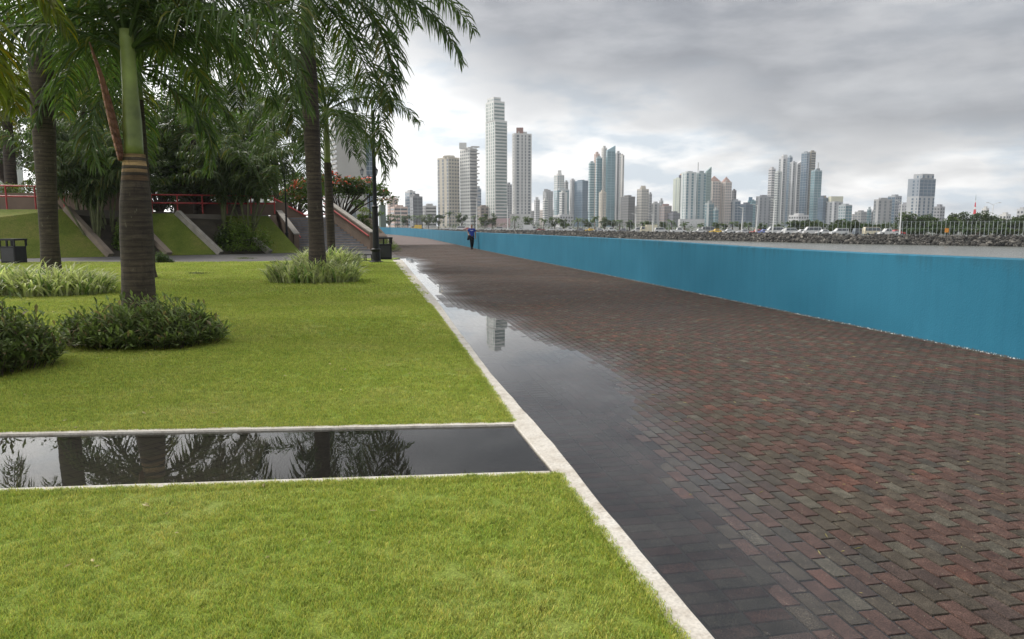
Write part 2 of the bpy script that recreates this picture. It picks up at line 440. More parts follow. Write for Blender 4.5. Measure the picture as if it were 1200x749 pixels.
def strip(pl, w, name, label, z=KZ - .002, j=.004):
    """thin kerb along ground points, widened to the left of travel"""
    mb = MB(); prev = None
    for (a_, b_) in zip(pl, pl[1:]):
        n = max(2, int((b_ - a_).length / .15)); d = (b_ - a_).normalized(); nrm = Vector((-d.y, d.x, 0))
        for i in range(n + 1):
            p = a_.lerp(b_, i / n); ja, jb = noise.noise(p * 3) * j, noise.noise(p * 3 + Vector((7, 7, 7))) * j
            cur = [p + nrm * ja + Vector((0, 0, -.1)), p + nrm * ja + Vector((0, 0, z)), p + nrm * (w + jb) + Vector((0, 0, z)), p + nrm * (w + jb) + Vector((0, 0, -.1))]
            if prev:
                for k in range(3): mb.quad(prev[k], prev[k + 1], cur[k + 1], cur[k])
            prev = cur
    return tag(mb.build(name, kerbm), label, kind='structure')
# channel corners (inner water edges)
cA, cB = G(-500, 522), G(604, 499.5)          # far inner edge
cC, cD = G(-500, 592), G(644, 555)            # near inner edge
strip([cA, cB], .085, 'channel_kerb', 'thin pale kerb on the far side of the flooded channel')
dn = (cD - cC).normalized()
strip([cD, cC], .075, 'channel_kerb', 'thin pale kerb on the near side of the flooded channel')
floorm = bpy.data.materials.new('channel_floor'); floorm.use_nodes = True
t = floorm.node_tree; b = t.nodes['Principled BSDF']; tc = N('ShaderNodeTexCoord', t); mpn = N('ShaderNodeMapping', t)
mpn.inputs['Rotation'].default_value = (0, 0, -math.atan2(PD.y, PD.x) + radians(45)); L(tc.outputs['Object'], mpn.inputs[0], t)
bt = N('ShaderNodeTexBrick', t); bt.inputs['Scale'].default_value = 1; bt.inputs['Brick Width'].default_value = .2; bt.inputs['Row Height'].default_value = .1
bt.inputs['Mortar Size'].default_value = .006; bt.inputs['Color1'].default_value = (.045, .040, .030, 1); bt.inputs['Color2'].default_value = (.06, .050, .036, 1)
bt.inputs['Mortar'].default_value = (.012, .011, .009, 1); L(mpn.outputs[0], bt.inputs[0], t)
nz = N('ShaderNodeTexNoise', t); nz.inputs['Scale'].default_value = 5; nz.inputs['Detail'].default_value = 7; L(tc.outputs['Object'], nz.inputs[0], t)
c = mix(ramp(nz.outputs[0], [(.45, (0,) * 3), (.75, (.7,) * 3)], t), bt.outputs[0], (.06, .062, .028), t)
L(c, b.inputs['Base Color'], t); b.inputs['Roughness'].default_value = .8
mb = MB(); mb.quad(*[Vector((p.x, p.y, -.03)) for p in (cC, cD + Vector((.02, 0, 0)), cB + Vector((.02, 0, 0)), cA)])
tag(mb.build('channel_floor', floorm), 'dark paved floor of the flooded channel across the lawn', kind='structure')
wm2 = watermat('channel_water', (.7, .7, .68), ripple=.035, rscale=4)
mb = MB(); mb.quad(*[Vector((p.x, p.y, .004)) for p in (cC, cD + Vector((.03, 0, 0)), cB + Vector((.03, 0, 0)), cA)])
tag(mb.build('channel_water', wm2), 'shallow still water in the channel reflecting the palms', kind='structure')

# ---------------------------------------------------------------- lawn
lawnm = bpy.data.materials.new('lawn'); lawnm.use_nodes = True
t = lawnm.node_tree; b = t.nodes['Principled BSDF']; tc = N('ShaderNodeTexCoord', t)
def lawncol(t, vec):
    a_ = N('ShaderNodeTexNoise', t); a_.inputs['Scale'].default_value = .55; a_.inputs['Detail'].default_value = 7; a_.inputs['Roughness'].default_value = .65
    b_ = N('ShaderNodeTexNoise', t); b_.inputs['Scale'].default_value = 4.5; b_.inputs['Detail'].default_value = 6; b_.inputs['Roughness'].default_value = .7
    L(vec, a_.inputs['Vector'], t); L(vec, b_.inputs['Vector'], t)
    c = ramp(a_.outputs[0], [(.3, (.31, .42, .065)), (.5, (.375, .47, .092)), (.7, (.45, .51, .145))], t)
    c = mix(1.0, c, ramp(b_.outputs[0], [(.3, (.84, .90, .85)), (.5, (1, 1, 1)), (.72, (1.14, 1.08, 1.14))], t), t, 'MULTIPLY')
    c = mix(ramp(b_.outputs[0], [(.70, (0,) * 3), (.80, (.6,) * 3)], t), c, (.36, .27, .12), t)
    return c
c = lawncol(t, tc.outputs['Object'])
fn = N('ShaderNodeTexNoise', t); fn.inputs['Scale'].default_value = 70; fn.inputs['Detail'].default_value = 5; fn.inputs['Roughness'].default_value = .8
L(tc.outputs['Object'], fn.inputs['Vector'], t)
c = mix(1.0, c, ramp(fn.outputs[0], [(.32, (.32,) * 3), (.6, (.78,) * 3)], t), t, 'MULTIPLY')
L(c, b.inputs['Base Color'], t); b.inputs['Roughness'].default_value = .9; b.inputs['Specular IOR Level'].default_value = .1
bp = N('ShaderNodeBump', t); bp.inputs['Strength'].default_value = .8; bp.inputs['Distance'].default_value = .02
L(fn.outputs[0], bp.inputs['Height'], t); L(bp.outputs[0], b.inputs['Normal'], t)
LZ = .012
# lawn edges against the asphalt cross path
AL0, AL1 = G(-900, 338), G(462, 302.5)
def lerpline(a_, b_, x): return a_.y + (b_.y - a_.y) * (x - a_.x) / (b_.x - a_.x)
far_in = lambda x: lerpline(cA, cB, x); near_in = lambda x: lerpline(cC, cD, x)
def kerbx(y):                                    # x of the kerb's left edge at world y
    lo, hi = -4.3, SEND
    for _ in range(24):
        m_ = (lo + hi) / 2
        if ST(m_, interp(KL, m_)).y < y: lo = m_
        else: hi = m_
    return ST(lo, interp(KL, lo)).x
def mound(x, y):
    return LZ + .03 * max(0, noise.noise(Vector((x * .25, y * .25, 2)))) * min(1, max(0, (y - 8.5) / 3)) * min(1, max(0, (kerbx(y) - x) / 2))
mb = MB()
def lawn_patch(ylo, yhi, n, xs=(1, 2, 3.5, 6, 10, 16, 26, 45)):
    for i in range(n):
        rows = []
        for k in (i, i + 1):
            row = []
            f = k / n
            for xo in (0,) + tuple(xs):
                # near edge / far edge may be slanted
                x = None
                y_ = ylo(0) + (yhi(0) - ylo(0)) * f
                xk = kerbx(y_)
                x = xk - xo
                y_ = ylo(x) + (yhi(x) - ylo(x)) * f
                if xo == 0: x = kerbx(y_)
                row.append(Vector((x, y_, mound(x, y_) if xo else LZ)))
            rows.append(row)
        for k in range(len(rows[0]) - 1):
            mb.quad(rows[0][k + 1], rows[0][k], rows[1][k], rows[1][k + 1])
lawn_patch(lambda x: -.2, lambda x: near_in(x) - .07, 24)
lawn_patch(lambda x: far_in(x) + .08, lambda x: lerpline(AL0, AL1, x), 60)
tag(mb.build('lawn', lawnm, smooth=True), 'mown green lawn either side of the flooded channel', kind='structure')

# grass blades, instanced clumps
bladem = bpy.data.materials.new('grass_blade'); bladem.use_nodes = True
t = bladem.node_tree; b = t.nodes['Principled BSDF']; out = t.nodes['Material Output']
g = N('ShaderNodeNewGeometry', t)
c = lawncol(t, g.outputs['Position'])
oi = N('ShaderNodeAttribute', t); oi.attribute_name = 'tint'
c = mix(1.0, c, oi.outputs['Color'], t, 'MULTIPLY')
L(c, b.inputs['Base Color'], t); b.inputs['Roughness'].default_value = .6; b.inputs['Specular IOR Level'].default_value = .25
tr = N('ShaderNodeBsdfTranslucent', t); L(c, tr.inputs[0], t)
mx = N('ShaderNodeMixShader', t); mx.inputs[0].default_value = .3
L(b.outputs[0], mx.inputs[1], t); L(tr.outputs[0], mx.inputs[2], t); L(mx.outputs[0], out.inputs[0], t)
def clump(nb, rad, hh, ww, name):
    mb = MB()
    for _ in range(nb):
        r_, w_ = rad * sqrt(R()), U(0, 2 * pi)
        p = Vector((r_ * cos(w_), r_ * sin(w_), 0)); a_ = U(0, 2 * pi); d = Vector((cos(a_), sin(a_), 0))
        h_ = hh * U(.5, 1.25); l_ = h_ * U(.2, 1.0); w2 = Vector((-d.y, d.x, 0)) * ww * U(.7, 1.2) / 2
        m1 = p + d * l_ * .35 + Vector((0, 0, h_ * .6)); m2 = p + d * l_ + Vector((0, 0, h_))
        k = U(.45, 1.45); y = U(.85, 1.25)
        cc = (k * y, k, k * .9) if R() > .08 else (1.5, 1.15, 1.4)
        mb.quad(p - w2, p + w2, m1 + w2 * .8, m1 - w2 * .8, cc); mb.tri(m1 - w2 * .8, m1 + w2 * .8, m2, cc)
    return mb.mesh(name, bladem)
def scatter(name, label, pts, scales, mesh, kind='stuff'):
    me = bpy.data.meshes.new(name); me.from_pydata(pts, [], [])
    at = me.attributes.new('sc', 'FLOAT', 'POINT'); at.data.foreach_set('value', scales)
    o = bpy.data.objects.new(name, me); COL.objects.link(o)
    ng = bpy.data.node_groups.new(name, 'GeometryNodeTree')
    ng.interface.new_socket('Geometry', in_out='INPUT', socket_type='NodeSocketGeometry')
    ng.interface.new_socket('Geometry', in_out='OUTPUT', socket_type='NodeSocketGeometry')
    gi, go = ng.nodes.new('NodeGroupInput'), ng.nodes.new('NodeGroupOutput')
    src = bpy.data.objects.new(name + '_clump', mesh)          # never linked to the scene, only instanced
    oi = ng.nodes.new('GeometryNodeObjectInfo'); oi.inputs[0].default_value = src
    ip = ng.nodes.new('GeometryNodeInstanceOnPoints')
    rv = ng.nodes.new('FunctionNodeRandomValue'); rv.data_type = 'FLOAT_VECTOR'
    rv.inputs[0].default_value = (-.12, -.12, 0); rv.inputs[1].default_value = (.12, .12, 6.283)
    na_ = ng.nodes.new('GeometryNodeInputNamedAttribute'); na_.data_type = 'FLOAT'; na_.inputs[0].default_value = 'sc'
    ng.links.new(gi.outputs[0], ip.inputs['Points']); ng.links.new(oi.outputs['Geometry'], ip.inputs['Instance'])
    ng.links.new(rv.outputs[0], ip.inputs['Rotation']); ng.links.new(na_.outputs[0], ip.inputs['Scale'])
    ng.links.new(ip.outputs[0], go.inputs[0])
    md = o.modifiers.new('scatter', 'NODES'); md.node_group = ng
    return tag(o, label, 'grass', kind=kind)
def vis_x(y): return -(y * .72 + .6)
def grass_pts(y0, y1, dens, sc0, sc1):
    P, S = [], []
    x0 = vis_x(y1); x1 = kerbx(y0)
    n = int((x1 - x0) * (y1 - y0) * dens)
    for _ in range(n):
        x, y = U(x0, x1), U(y0, y1)
        if x < vis_x(y) or x > kerbx(y) - .012: continue
        nl, fl = near_in(x) - .088, far_in(x) + .098
        if nl < y < fl: continue
        P.append((x, y, mound(x, y) - .003)); S.append(U(sc0, sc1))
    return P, S
P, S = [], []
for args in ((2.7, 7.4, 560, .65, 1.1), (7.4, 11, 330, .8, 1.3), (11, 18, 140, 1.0, 1.7)):
    p_, s_ = grass_pts(*args); P += p_; S += s_
# extra ragged fringe along the kerbs
for _ in range(2600):
    s_ = U(-3.2, 12); p_ = ST(s_, interp(KL, s_) - abs(random.gauss(0, .02)))
    if near_in(p_.x) - .085 < p_.y < far_in(p_.x) + .09: continue
    P.append((p_.x, p_.y, LZ)); S.append(U(.6, 1.05))
for _ in range(3000):
    x = U(-8, .9); fr_ = R() < .5
    y = near_in(x) - .090 - abs(random.gauss(0, .012)) if fr_ else far_in(x) + .10 + abs(random.gauss(0, .012))
    if x > kerbx(y): continue
    P.append((x, y, LZ)); S.append(U(.6, 1.1))
cm = clump(50, .06, .024, .0038, 'grass_clump')
scatter('lawn_grass', 'short green grass blades covering the lawn near the channel', P, S, cm)
P, S = grass_pts(18, 34, 30, 1.0, 1.6)
cm2 = clump(60, .16, .035, .007, 'coarse_clump')
scatter('far_lawn_grass', 'short grass on the far lawn round the palm beds', P, S, cm2)

# ---------------------------------------------------------------- asphalt cross path, banks and terraces
asph = pmat('asphalt', (.075, .07, .068), rough=.8, scale=3, var=.25, bump=.3, bscale=60)
BL0, BL1 = G(-900, 322.5), G(462, 294)
mb = MB(); mb.quad(*[Vector((p.x, p.y, .006)) for p in (AL0, AL1 + Vector((1.2, 0, 0)), BL1 + Vector((.5, 0, 0)), BL0)])
tag(mb.build('cross_path', asph), 'grey asphalt path running across behind the lawn', kind='structure')
strip([G(418, 303.2), G(461, 302)], .12, 'lawn_end_kerb', 'short white kerb closing the far corner of the lawn', z=.05)
def gline(px, Yoff=0):
    """ground point on the far side of the cross path seen at px"""
    lo, hi = 20., 70.
    for _ in range(40):
        m_ = (lo + hi) / 2; x = (px - CX) / 867 * m_
        if m_ < lerpline(BL0, BL1, x): lo = m_
        else: hi = m_
    return Vector(((px - CX) / 867 * lo, lo + Yoff, 0))
bankm = lawnm.copy(); bankm.name = 'bank_shade_turf'
for nd in bankm.node_tree.nodes:                      # coarser olive turf, darkened to hold the banks' shade in its colour
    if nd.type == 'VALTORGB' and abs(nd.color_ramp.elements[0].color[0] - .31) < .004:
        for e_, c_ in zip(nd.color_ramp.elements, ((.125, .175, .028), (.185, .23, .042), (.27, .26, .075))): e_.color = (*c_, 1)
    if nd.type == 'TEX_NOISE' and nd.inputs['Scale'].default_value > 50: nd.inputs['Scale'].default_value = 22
# soil and big ground sheets
soil = pmat('soil', (.035, .028, .018), rough=.95, scale=2, var=.4, bump=.6, bscale=15)
parkg = pmat('park_ground', (.07, .10, .03), rough=.95, scale=.3, var=.5)
TA, TB = 2.6, 2.42
tA0, tA1 = V(-500, 244.5, 41.0), V(76, 246.5, 41.5)      # bank A crest
tB0, tB1 = V(150, 251, 44.0), V(330, 251.5, 45.5)
for p in (tA0, tA1): p.z = TA
for p in (tB0, tB1): p.z = TB
def slab(pts, name, mat, label, kind=None, cat=None, thick=None):
    mb = MB(); mb.prism([(p.x, p.y) for p in pts], -.2, [p.z for p in pts])
    return tag(mb.build(name, mat), label, cat, kind=kind)
a_, b_ = gline(-500), gline(126)
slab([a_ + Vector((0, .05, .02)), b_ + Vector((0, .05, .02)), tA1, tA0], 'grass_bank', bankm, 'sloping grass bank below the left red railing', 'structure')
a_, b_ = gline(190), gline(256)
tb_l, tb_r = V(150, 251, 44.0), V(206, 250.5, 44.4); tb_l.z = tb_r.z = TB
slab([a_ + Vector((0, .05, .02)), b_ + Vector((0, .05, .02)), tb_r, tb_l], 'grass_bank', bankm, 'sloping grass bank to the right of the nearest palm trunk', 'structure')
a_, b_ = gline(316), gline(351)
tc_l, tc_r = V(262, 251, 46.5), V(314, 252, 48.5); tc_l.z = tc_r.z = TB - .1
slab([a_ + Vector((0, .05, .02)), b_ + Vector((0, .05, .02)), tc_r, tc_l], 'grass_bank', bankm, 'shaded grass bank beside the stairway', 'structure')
# soil beds between banks
for (p0, p1, q0, q1, nm) in ((126, 190, tA1, tb_l, 'left'), (256, 316, tb_r, tc_l, 'right')):
    a_, b_ = gline(p0), gline(p1)
    qa, qb = q0.copy(), q1.copy(); qa.z -= .25; qb.z -= .25
    slab([a_ + Vector((0, .1, .02)), b_ + Vector((0, .1, .02)), qb, qa], 'planting_bed', soil, 'dark sloping planting bed full of shrubs, the %s one' % nm, 'structure')
# terraces: upper ground
mb = MB()
mb.prism([(tA0.x - 30, 41.02), (tA1.x, 41.55), (tb_l.x + .4, 44.05), (tb_l.x + .4, 70), (ex(190, 120), 120), (-120, 120), (-120, 41.02)], -.2, TA - .02)
mb.prism([(tb_l.x + .42, 44.06), (tb_r.x, 44.42), (tc_l.x, 46.55), (tc_r.x, 48.6), (ex(316, 120), 120), (ex(190, 120) + .02, 120), (tb_l.x + .42, 70)], -.2, TB - .03)
tag(mb.build('terrace_ground', pmat('paving_grey', (.14, .12, .10), scale=1, var=.2)), 'raised terrace ground behind the banks', kind='structure')
concm = pmat('weathered_concrete', (.20, .16, .125), rough=.85, scale=1.2, var=.3, bump=.3, bscale=25)
brownm = pmat('brown_render', (.16, .115, .085), rough=.85, scale=1.0, var=.18, bump=.2, bscale=30)
copem = pmat('coping', (.30, .275, .24), rough=.8, scale=3, var=.2)
redm = pmat('red_paint', (.38, .035, .035), rough=.4, scale=3, var=.15)
blackm = pmat('black_paint', (.012, .012, .014), rough=.55, scale=8, var=.3, spec=.3)
def slope_kerb(a_, b_, label):
    mb = MB()
    mb.bar(a_ + Vector((0, 0, .06)), b_ + Vector((0, 0, .06)), .34, .30)
    return tag(mb.build('sloping_kerb', copem if 'pale' in label else concm), label, 'kerb', 'sloping kerbs on the banks')
slope_kerb(gline(127), tA1 + Vector((.1, 0, 0)), 'long brown concrete kerb sloping down the bank beside the mossy leaning palm')
slope_kerb(gline(257), tb_r + Vector((.1, 0, 0)), 'pale kerb sloping down right from the end of the shaded railing')
slope_kerb(gline(196), gline(196).lerp(tb_l, .55), 'brown kerb stub just right of the nearest palm trunk')
slope_kerb(gline(315), gline(315).lerp(tc_l, .35), 'pale kerb stub left of the stairway beside the round shrub')
def low_wall(a_, b_, h, label, th=.3):
    mb = MB(); d = (b_ - a_).normalized(); n = Vector((-d.y, d.x, 0)) * th
    mb.prism([(p.x, p.y) for p in (a_, b_, b_ + n, a_ + n)], [a_.z, b_.z, b_.z, a_.z], [a_.z + h, b_.z + h, b_.z + h, a_.z + h])
    return tag(mb.build('low_wall', brownm), label, 'wall')
low_wall(Vector((tA0.x, 44, TA)), Vector((tA1.x + 3, 45, TA)), 1.05, 'low brown wall behind the left red railing under the hedge')
low_wall(Vector((tb_l.x, 50, TB)), Vector((tc_r.x, 53, TB)), .9, 'low brown wall behind the shaded red railing')
def railing(a_, b_, n, h, label):
    r_ = empty('railing', a_, 0, label, 'railing', 'red metal railings on the terrace edge')
    d = b_ - a_
    for nm, zz in (('top_rail', h), ('middle_rail', h * .56)):
        mb = MB(); mb.tube([Vector((0, 0, zz)), d + Vector((0, 0, zz))], .045, 8); mb.build(nm, redm, r_)
    for i in range(n + 1):
        mb = MB(); mb.tube([(0, 0, 0), (0, 0, h)], .045, 8); mb.build('post', redm, r_, loc=d * (i / n))
    return r_
railing(V(-60, 245, 41.3), V(76, 246.5, 41.8), 4, 1.32, 'bright red railing above the left grass bank')
railing(V(148, 250, 44.6), V(322, 250.5, 47.5), 6, 1.12, 'dull red railing in the shade behind the nearest palm')

# stairway ---------------------------------------------------------------
st = empty('stairway', G(392, 295), 0, 'broad grey stairway between brown walls climbing to the terrace', 'stairway')
stepm = pmat('step_grey', (.22, .225, .24), rough=.8, scale=3, var=.2)
nosem = pmat('step_nosing', (.33, .20, .12), rough=.8)
A = G(351, 294.5); B = G(434, 294.5)                 # bottom line
STZ = 2.3
C_, D_ = V(322, 253, 54.5), V(381, 253, 54.5)
o0 = st.location
mb, mn = MB(), MB(); NS = 14
for i in range(NS):
    f0, f1 = i / NS, (i + 1) / NS
    z = STZ * (i + 1) / NS
    p0, p1, p2, p3 = A.lerp(C_, f0), B.lerp(D_, f0), B.lerp(D_, f1), A.lerp(C_, f1)
    q = [(p.x - o0.x, p.y - o0.y) for p in (p0, p1, p2, p3)]
    mb.prism(q, -.1, z)
    mn.bar((q[0][0], q[0][1] - .012, z - .012), (q[1][0], q[1][1] - .012, z - .012), .03, .022)
mb.build('steps', stepm, st); mn.build('nosings', nosem, st)
def pwall(p, q, h, nm, zt, flat=0, th=.32, side=1):
    """raking wall from p (z=0) to q (z=zt)"""
    d = Vector((q.x - p.x, q.y - p.y, 0)).normalized(); n = Vector((-d.y, d.x, 0)) * th * side
    mb = MB(); P4 = [p, q, q + n, p + n]
    mb.prism([(v.x - o0.x, v.y - o0.y) for v in P4], -.1, [h, zt + h, zt + h, h])
    mb.build(nm, brownm, st)
    mb = MB(); a_ = p + n * .5 - o0; b_ = q + n * .5 - o0
    mb.bar(Vector((a_.x, a_.y, h + .04)) - d * .05, Vector((b_.x, b_.y, zt + h + .04)), th + .08, .09); mb.build('coping', copem, st)
    mb = MB(); off = -n.normalized() * .1
    a_ = p + off - o0; b_ = q + off - o0
    mb.tube([Vector((a_.x, a_.y, h - .18)), Vector((b_.x, b_.y, zt + h - .18))], .045, 8)
    for k in range(5):
        c_ = Vector((a_.x, a_.y, h - .18)).lerp(Vector((b_.x, b_.y, zt + h - .18)), .05 + k * .22)
        mb.bar(c_, c_ - off * 1.1 + Vector((0, 0, -.06)), .05, .05)
    mb.build('handrail', redm, st)
pwall(B, D_, 1.2, 'right_wall', STZ, side=-1)
pwall(A, C_, 1.1, 'left_wall', STZ, side=1)
mb = MB(); mb.prism([(C_.x - 4, 54.5), (D_.x + .1, 54.5), (ex(386, 110), 110), (ex(318, 110), 110)], -.2, STZ - .02)
tag(mb.build('landing_ground', MC['paving_grey']), 'paved landing at the head of the stairway', kind='structure')
q0, q1 = V(322, 252, 58), V(350, 254, 58)
mb = MB(); mb.prism([(q0.x, 58), (q1.x + .5, 58), (q1.x + .5, 58.3), (q0.x, 58.3)], 2.2, [3.75, 2.45, 2.45, 3.75]); wq = mb.build('upper_stair_wall', brownm)
tag(wq, 'brown raking wall with red rail at the head of the stairway', 'wall')
mb = MB(); mb.tube([(q0.x, 57.9, 3.8), (q1.x + .5, 57.9, 2.5), (q1.x + 2.6, 57.9, 2.6)], .06, 8); mb.build('handrail', redm, wq)
# low wall and planter right of the stairs
ex_ = lambda px, Y: (px - CX) / 867 * Y
mb = MB(); p, q = G(436, 292), V(412, 257, 62)
mb.prism([(p.x + .3, p.y + 1), (p.x + .9, p.y + 1.4), (q.x + 1.6, q.y), (q.x + 1, q.y)], -.1, [.9, .9, 2.3, 2.3]); o = mb.build('planter_wall', brownm)
tag(o, 'low dark planter wall right of the stairway behind the lamp post', 'wall')
# right-hand terrace ground behind the stairs
mb = MB(); mb.prism([(D_.x + .4, 55), (ex_(421, 60), 60), (ex_(421, 108), 108), (ex_(392, 110), 110)], -.2, 1.75)
tag(mb.build('garden_bank', parkg), 'planted bank right of the stairway', kind='structure')

# ---------------------------------------------------------------- blue sea wall
wallm = bpy.data.materials.new('blue_wall_paint'); wallm.use_nodes = True
t = wallm.node_tree; b = t.nodes['Principled BSDF']; tc = N('ShaderNodeTexCoord', t)
m1 = N('ShaderNodeMapping', t); m1.inputs['Scale'].default_value = (2.2, 2.2, .22); L(tc.outputs['Object'], m1.inputs[0], t)
a_ = N('ShaderNodeTexNoise', t); a_.inputs['Scale'].default_value = 2.2; a_.inputs['Detail'].default_value = 8; a_.inputs['Roughness'].default_value = .7; L(m1.outputs[0], a_.inputs[0], t)
b_ = N('ShaderNodeTexNoise', t); b_.inputs['Scale'].default_value = .5; b_.inputs['Detail'].default_value = 5; L(tc.outputs['Object'], b_.inputs[0], t)
c_ = N('ShaderNodeTexNoise', t); c_.inputs['Scale'].default_value = 40; c_.inputs['Detail'].default_value = 6; L(tc.outputs['Object'], c_.inputs[0], t)
c = ramp(b_.outputs[0], [(.3, (.022, .145, .228)), (.7, (.032, .178, .275))], t)
c = mix(1.0, c, ramp(a_.outputs[0], [(.3, (.91, .92, .93)), (.5, (1, 1, 1)), (.7, (1.05, 1.04, 1.03))], t), t, 'MULTIPLY')
sx = N('ShaderNodeSeparateXYZ', t); L(tc.outputs['Object'], sx.inputs[0], t)
# chipped paint and grime at the foot, dirty streaks from the top
ft = M_('SUBTRACT', M_('MULTIPLY', M_('SUBTRACT', .09, sx.outputs[2], t), 9, t), M_('MULTIPLY', c_.outputs[0], 1.0, t), t)
c = mix(ramp(ft, [(.0, (0,) * 3), (.18, (1,) * 3)], t), c, (.10, .10, .09), t)
chip = M_('MULTIPLY', M_('LESS_THAN', sx.outputs[2], .035, t), M_('GREATER_THAN', c_.outputs[0], .60, t), t)
c = mix(chip, c, (.6, .62, .6), t)
tp_ = M_('SUBTRACT', M_('MULTIPLY', M_('SUBTRACT', sx.outputs[2], .65, t), 1.3, t), M_('MULTIPLY', M_('SUBTRACT', a_.outputs[0], .2, t), 1.4, t), t)
c = mix(ramp(tp_, [(.2, (0,) * 3), (.6, (.5,) * 3)], t), c, (.03, .09, .12), t)
L(c, b.inputs['Base Color'], t); b.inputs['Roughness'].default_value = .7; b.inputs['Specular IOR Level'].default_value = .2
bp = N('ShaderNodeBump', t); bp.inputs['Strength'].default_value = .35; bp.inputs['Distance'].default_value = .01
L(c_.outputs[0], bp.inputs['Height'], t); L(bp.outputs[0], b.inputs['Normal'], t)
TOPPX = [(450, 265.3), (500, 268.9), (562, 272.6), (615, 274.6), (680, 277.6), (740, 280.2), (949, 294), (1200, 304)]
def wall_h(p):                                     # height of the wall over ground point p
    px = CX + p.x / p.y * 867
    py = interp(TOPPX, px); yb = HOR + CH * 867 / p.y
    return max(1.1, min(1.32, CH * (yb - py) / (yb - HOR)))
wl = [ST(s_, interp(WB, s_)) for s_ in [-6 + 1.0 * i for i in range(int(WB[-1][0] + 6))]]
last = G(470, 276); wl = [p for p in wl if p.y < last.y - 1] + [last, G(458, 274.9), G(447, 274.4), G(430, 274.0)]
o0 = Vector((wl[0].x, wl[0].y, 0))
wr_ = empty('sea_wall', o0, 0, 'long blue painted concrete sea wall between the promenade and the bay', 'wall')
joints = []
mb = MB(); mc = MB(); prev = None; dist = 0
hs = [wall_h(p) for p in wl]
hs = [sum(hs[max(0, i - 3):i + 4]) / len(hs[max(0, i - 3):i + 4]) for i in range(len(hs))]
for i, p in enumerate(wl):
    d = (wl[min(i + 1, len(wl) - 1)] - wl[max(0, i - 1)]).normalized(); n = Vector((d.y, -d.x, 0))
    h = hs[i]
    q = p - o0
    cur = [q + Vector((0, 0, -.3)), q + Vector((0, 0, h - .015)), q + n * .015 + Vector((0, 0, h)), q + n * .26 + Vector((0, 0, h)), q + n * .28 + Vector((0, 0, h - .03)), q + n * .28 + Vector((0, 0, -3.4))]
    if prev:
        for k in range(5): mb.quad(prev[k], cur[k], cur[k + 1], prev[k + 1])
        mb.quad(prev[5], cur[5], cur[0], prev[0])
    prev = cur
mb.build('wall_body', wallm, wr_)
jm = pmat('joint_dark', (.015, .04, .055), rough=.9)
k = 0
for px in (1120, 955, 865, 800, 735, 680, 615, 563, 545, 520):
    s_ = None
    for i in range(len(wl) - 1):
        pa, pb = wl[i], wl[i + 1]
        xa, xb = CX + pa.x / pa.y * 867, CX + pb.x / pb.y * 867
        if (xa - px) * (xb - px) <= 0:
            f = (px - xa) / (xb - xa); p = pa.lerp(pb, f); d = (pb - pa).normalized(); n = Vector((-d.y, d.x, 0)); h = hs[i]
            mj = MB(); q = p - o0
            w = .012 if px > 600 else .02
            mj.prism([(v.x, v.y) for v in (q - d * w, q + d * w, q + d * w + n * .006, q - d * w + n * .006)], -.02, h - .02)
            mj.build('expansion_joint', jm, wr_); break

# ---------------------------------------------------------------- bay, far shore
seam = bpy.data.materials.new('bay_water'); seam.use_nodes = True
t = seam.node_tree; b = t.nodes['Principled BSDF']; b.inputs['Base Color'].default_value = (.13, .135, .12, 1); b.inputs['Roughness'].default_value = .25
tc = N('ShaderNodeTexCoord', t); nz = N('ShaderNodeTexNoise', t); nz.inputs['Scale'].default_value = .9; nz.inputs['Detail'].default_value = 5; L(tc.outputs['Object'], nz.inputs[0], t)
bp = N('ShaderNodeBump', t); bp.inputs['Strength'].default_value = .6; bp.inputs['Distance'].default_value = .15
L(nz.outputs[0], bp.inputs['Height'], t); L(bp.outputs[0], b.inputs['Normal'], t)
SEA = -3.0
mb = MB(); mb.quad((-2000, -300, SEA), (2000, -300, SEA), (2000, 1800, SEA), (-2000, 1800, SEA))
tag(mb.build('bay_water', seam), 'calm grey water of the bay beyond the blue wall', kind='structure')
LAND = -.9
def ex(px, Y): return (px - CX) / 867 * Y
SH = [(-300, 480), (300, 470), (450, 450), (620, 330), (800, 245), (1000, 190), (1200, 165), (1500, 150), (2200, 140)]
shore = [(ex(px, Y), Y) for px, Y in SH]
mb = MB()
for (x0, y0), (x1, y1) in zip(shore, shore[1:]):
    mb.quad((x0, y0, LAND), (x1, y1, LAND), (x1 * 14, 9000, LAND), (x0 * 14, 9000, LAND)) if False else None
mb.prism([(x, y + 1) for x, y in shore] + [(1990, 600), (1990, 1790), (-1990, 1790), (-1990, 480)], SEA - .5, LAND)
tag(mb.build('far_shore', pmat('shore_ground', (.13, .13, .12), scale=.05, var=.3)), 'low reclaimed land of the far shore carrying the coast road', kind='structure')
mb = MB(); mb.prism([(-400, 20), (-60, 20), (-60, 40), (-45, 60), (-30, 110), (-40, 200), (-60, 500), (-800, 500), (-800, 20)], SEA - .5, -.05)
mb.prism([(-60, -3), (-3, -3), (-3, 3), (-28, 60), (-30, 110), (-60, 110)], SEA - .5, -.06)
tag(mb.build('park_ground', parkg), 'park ground on the landward side', kind='structure')
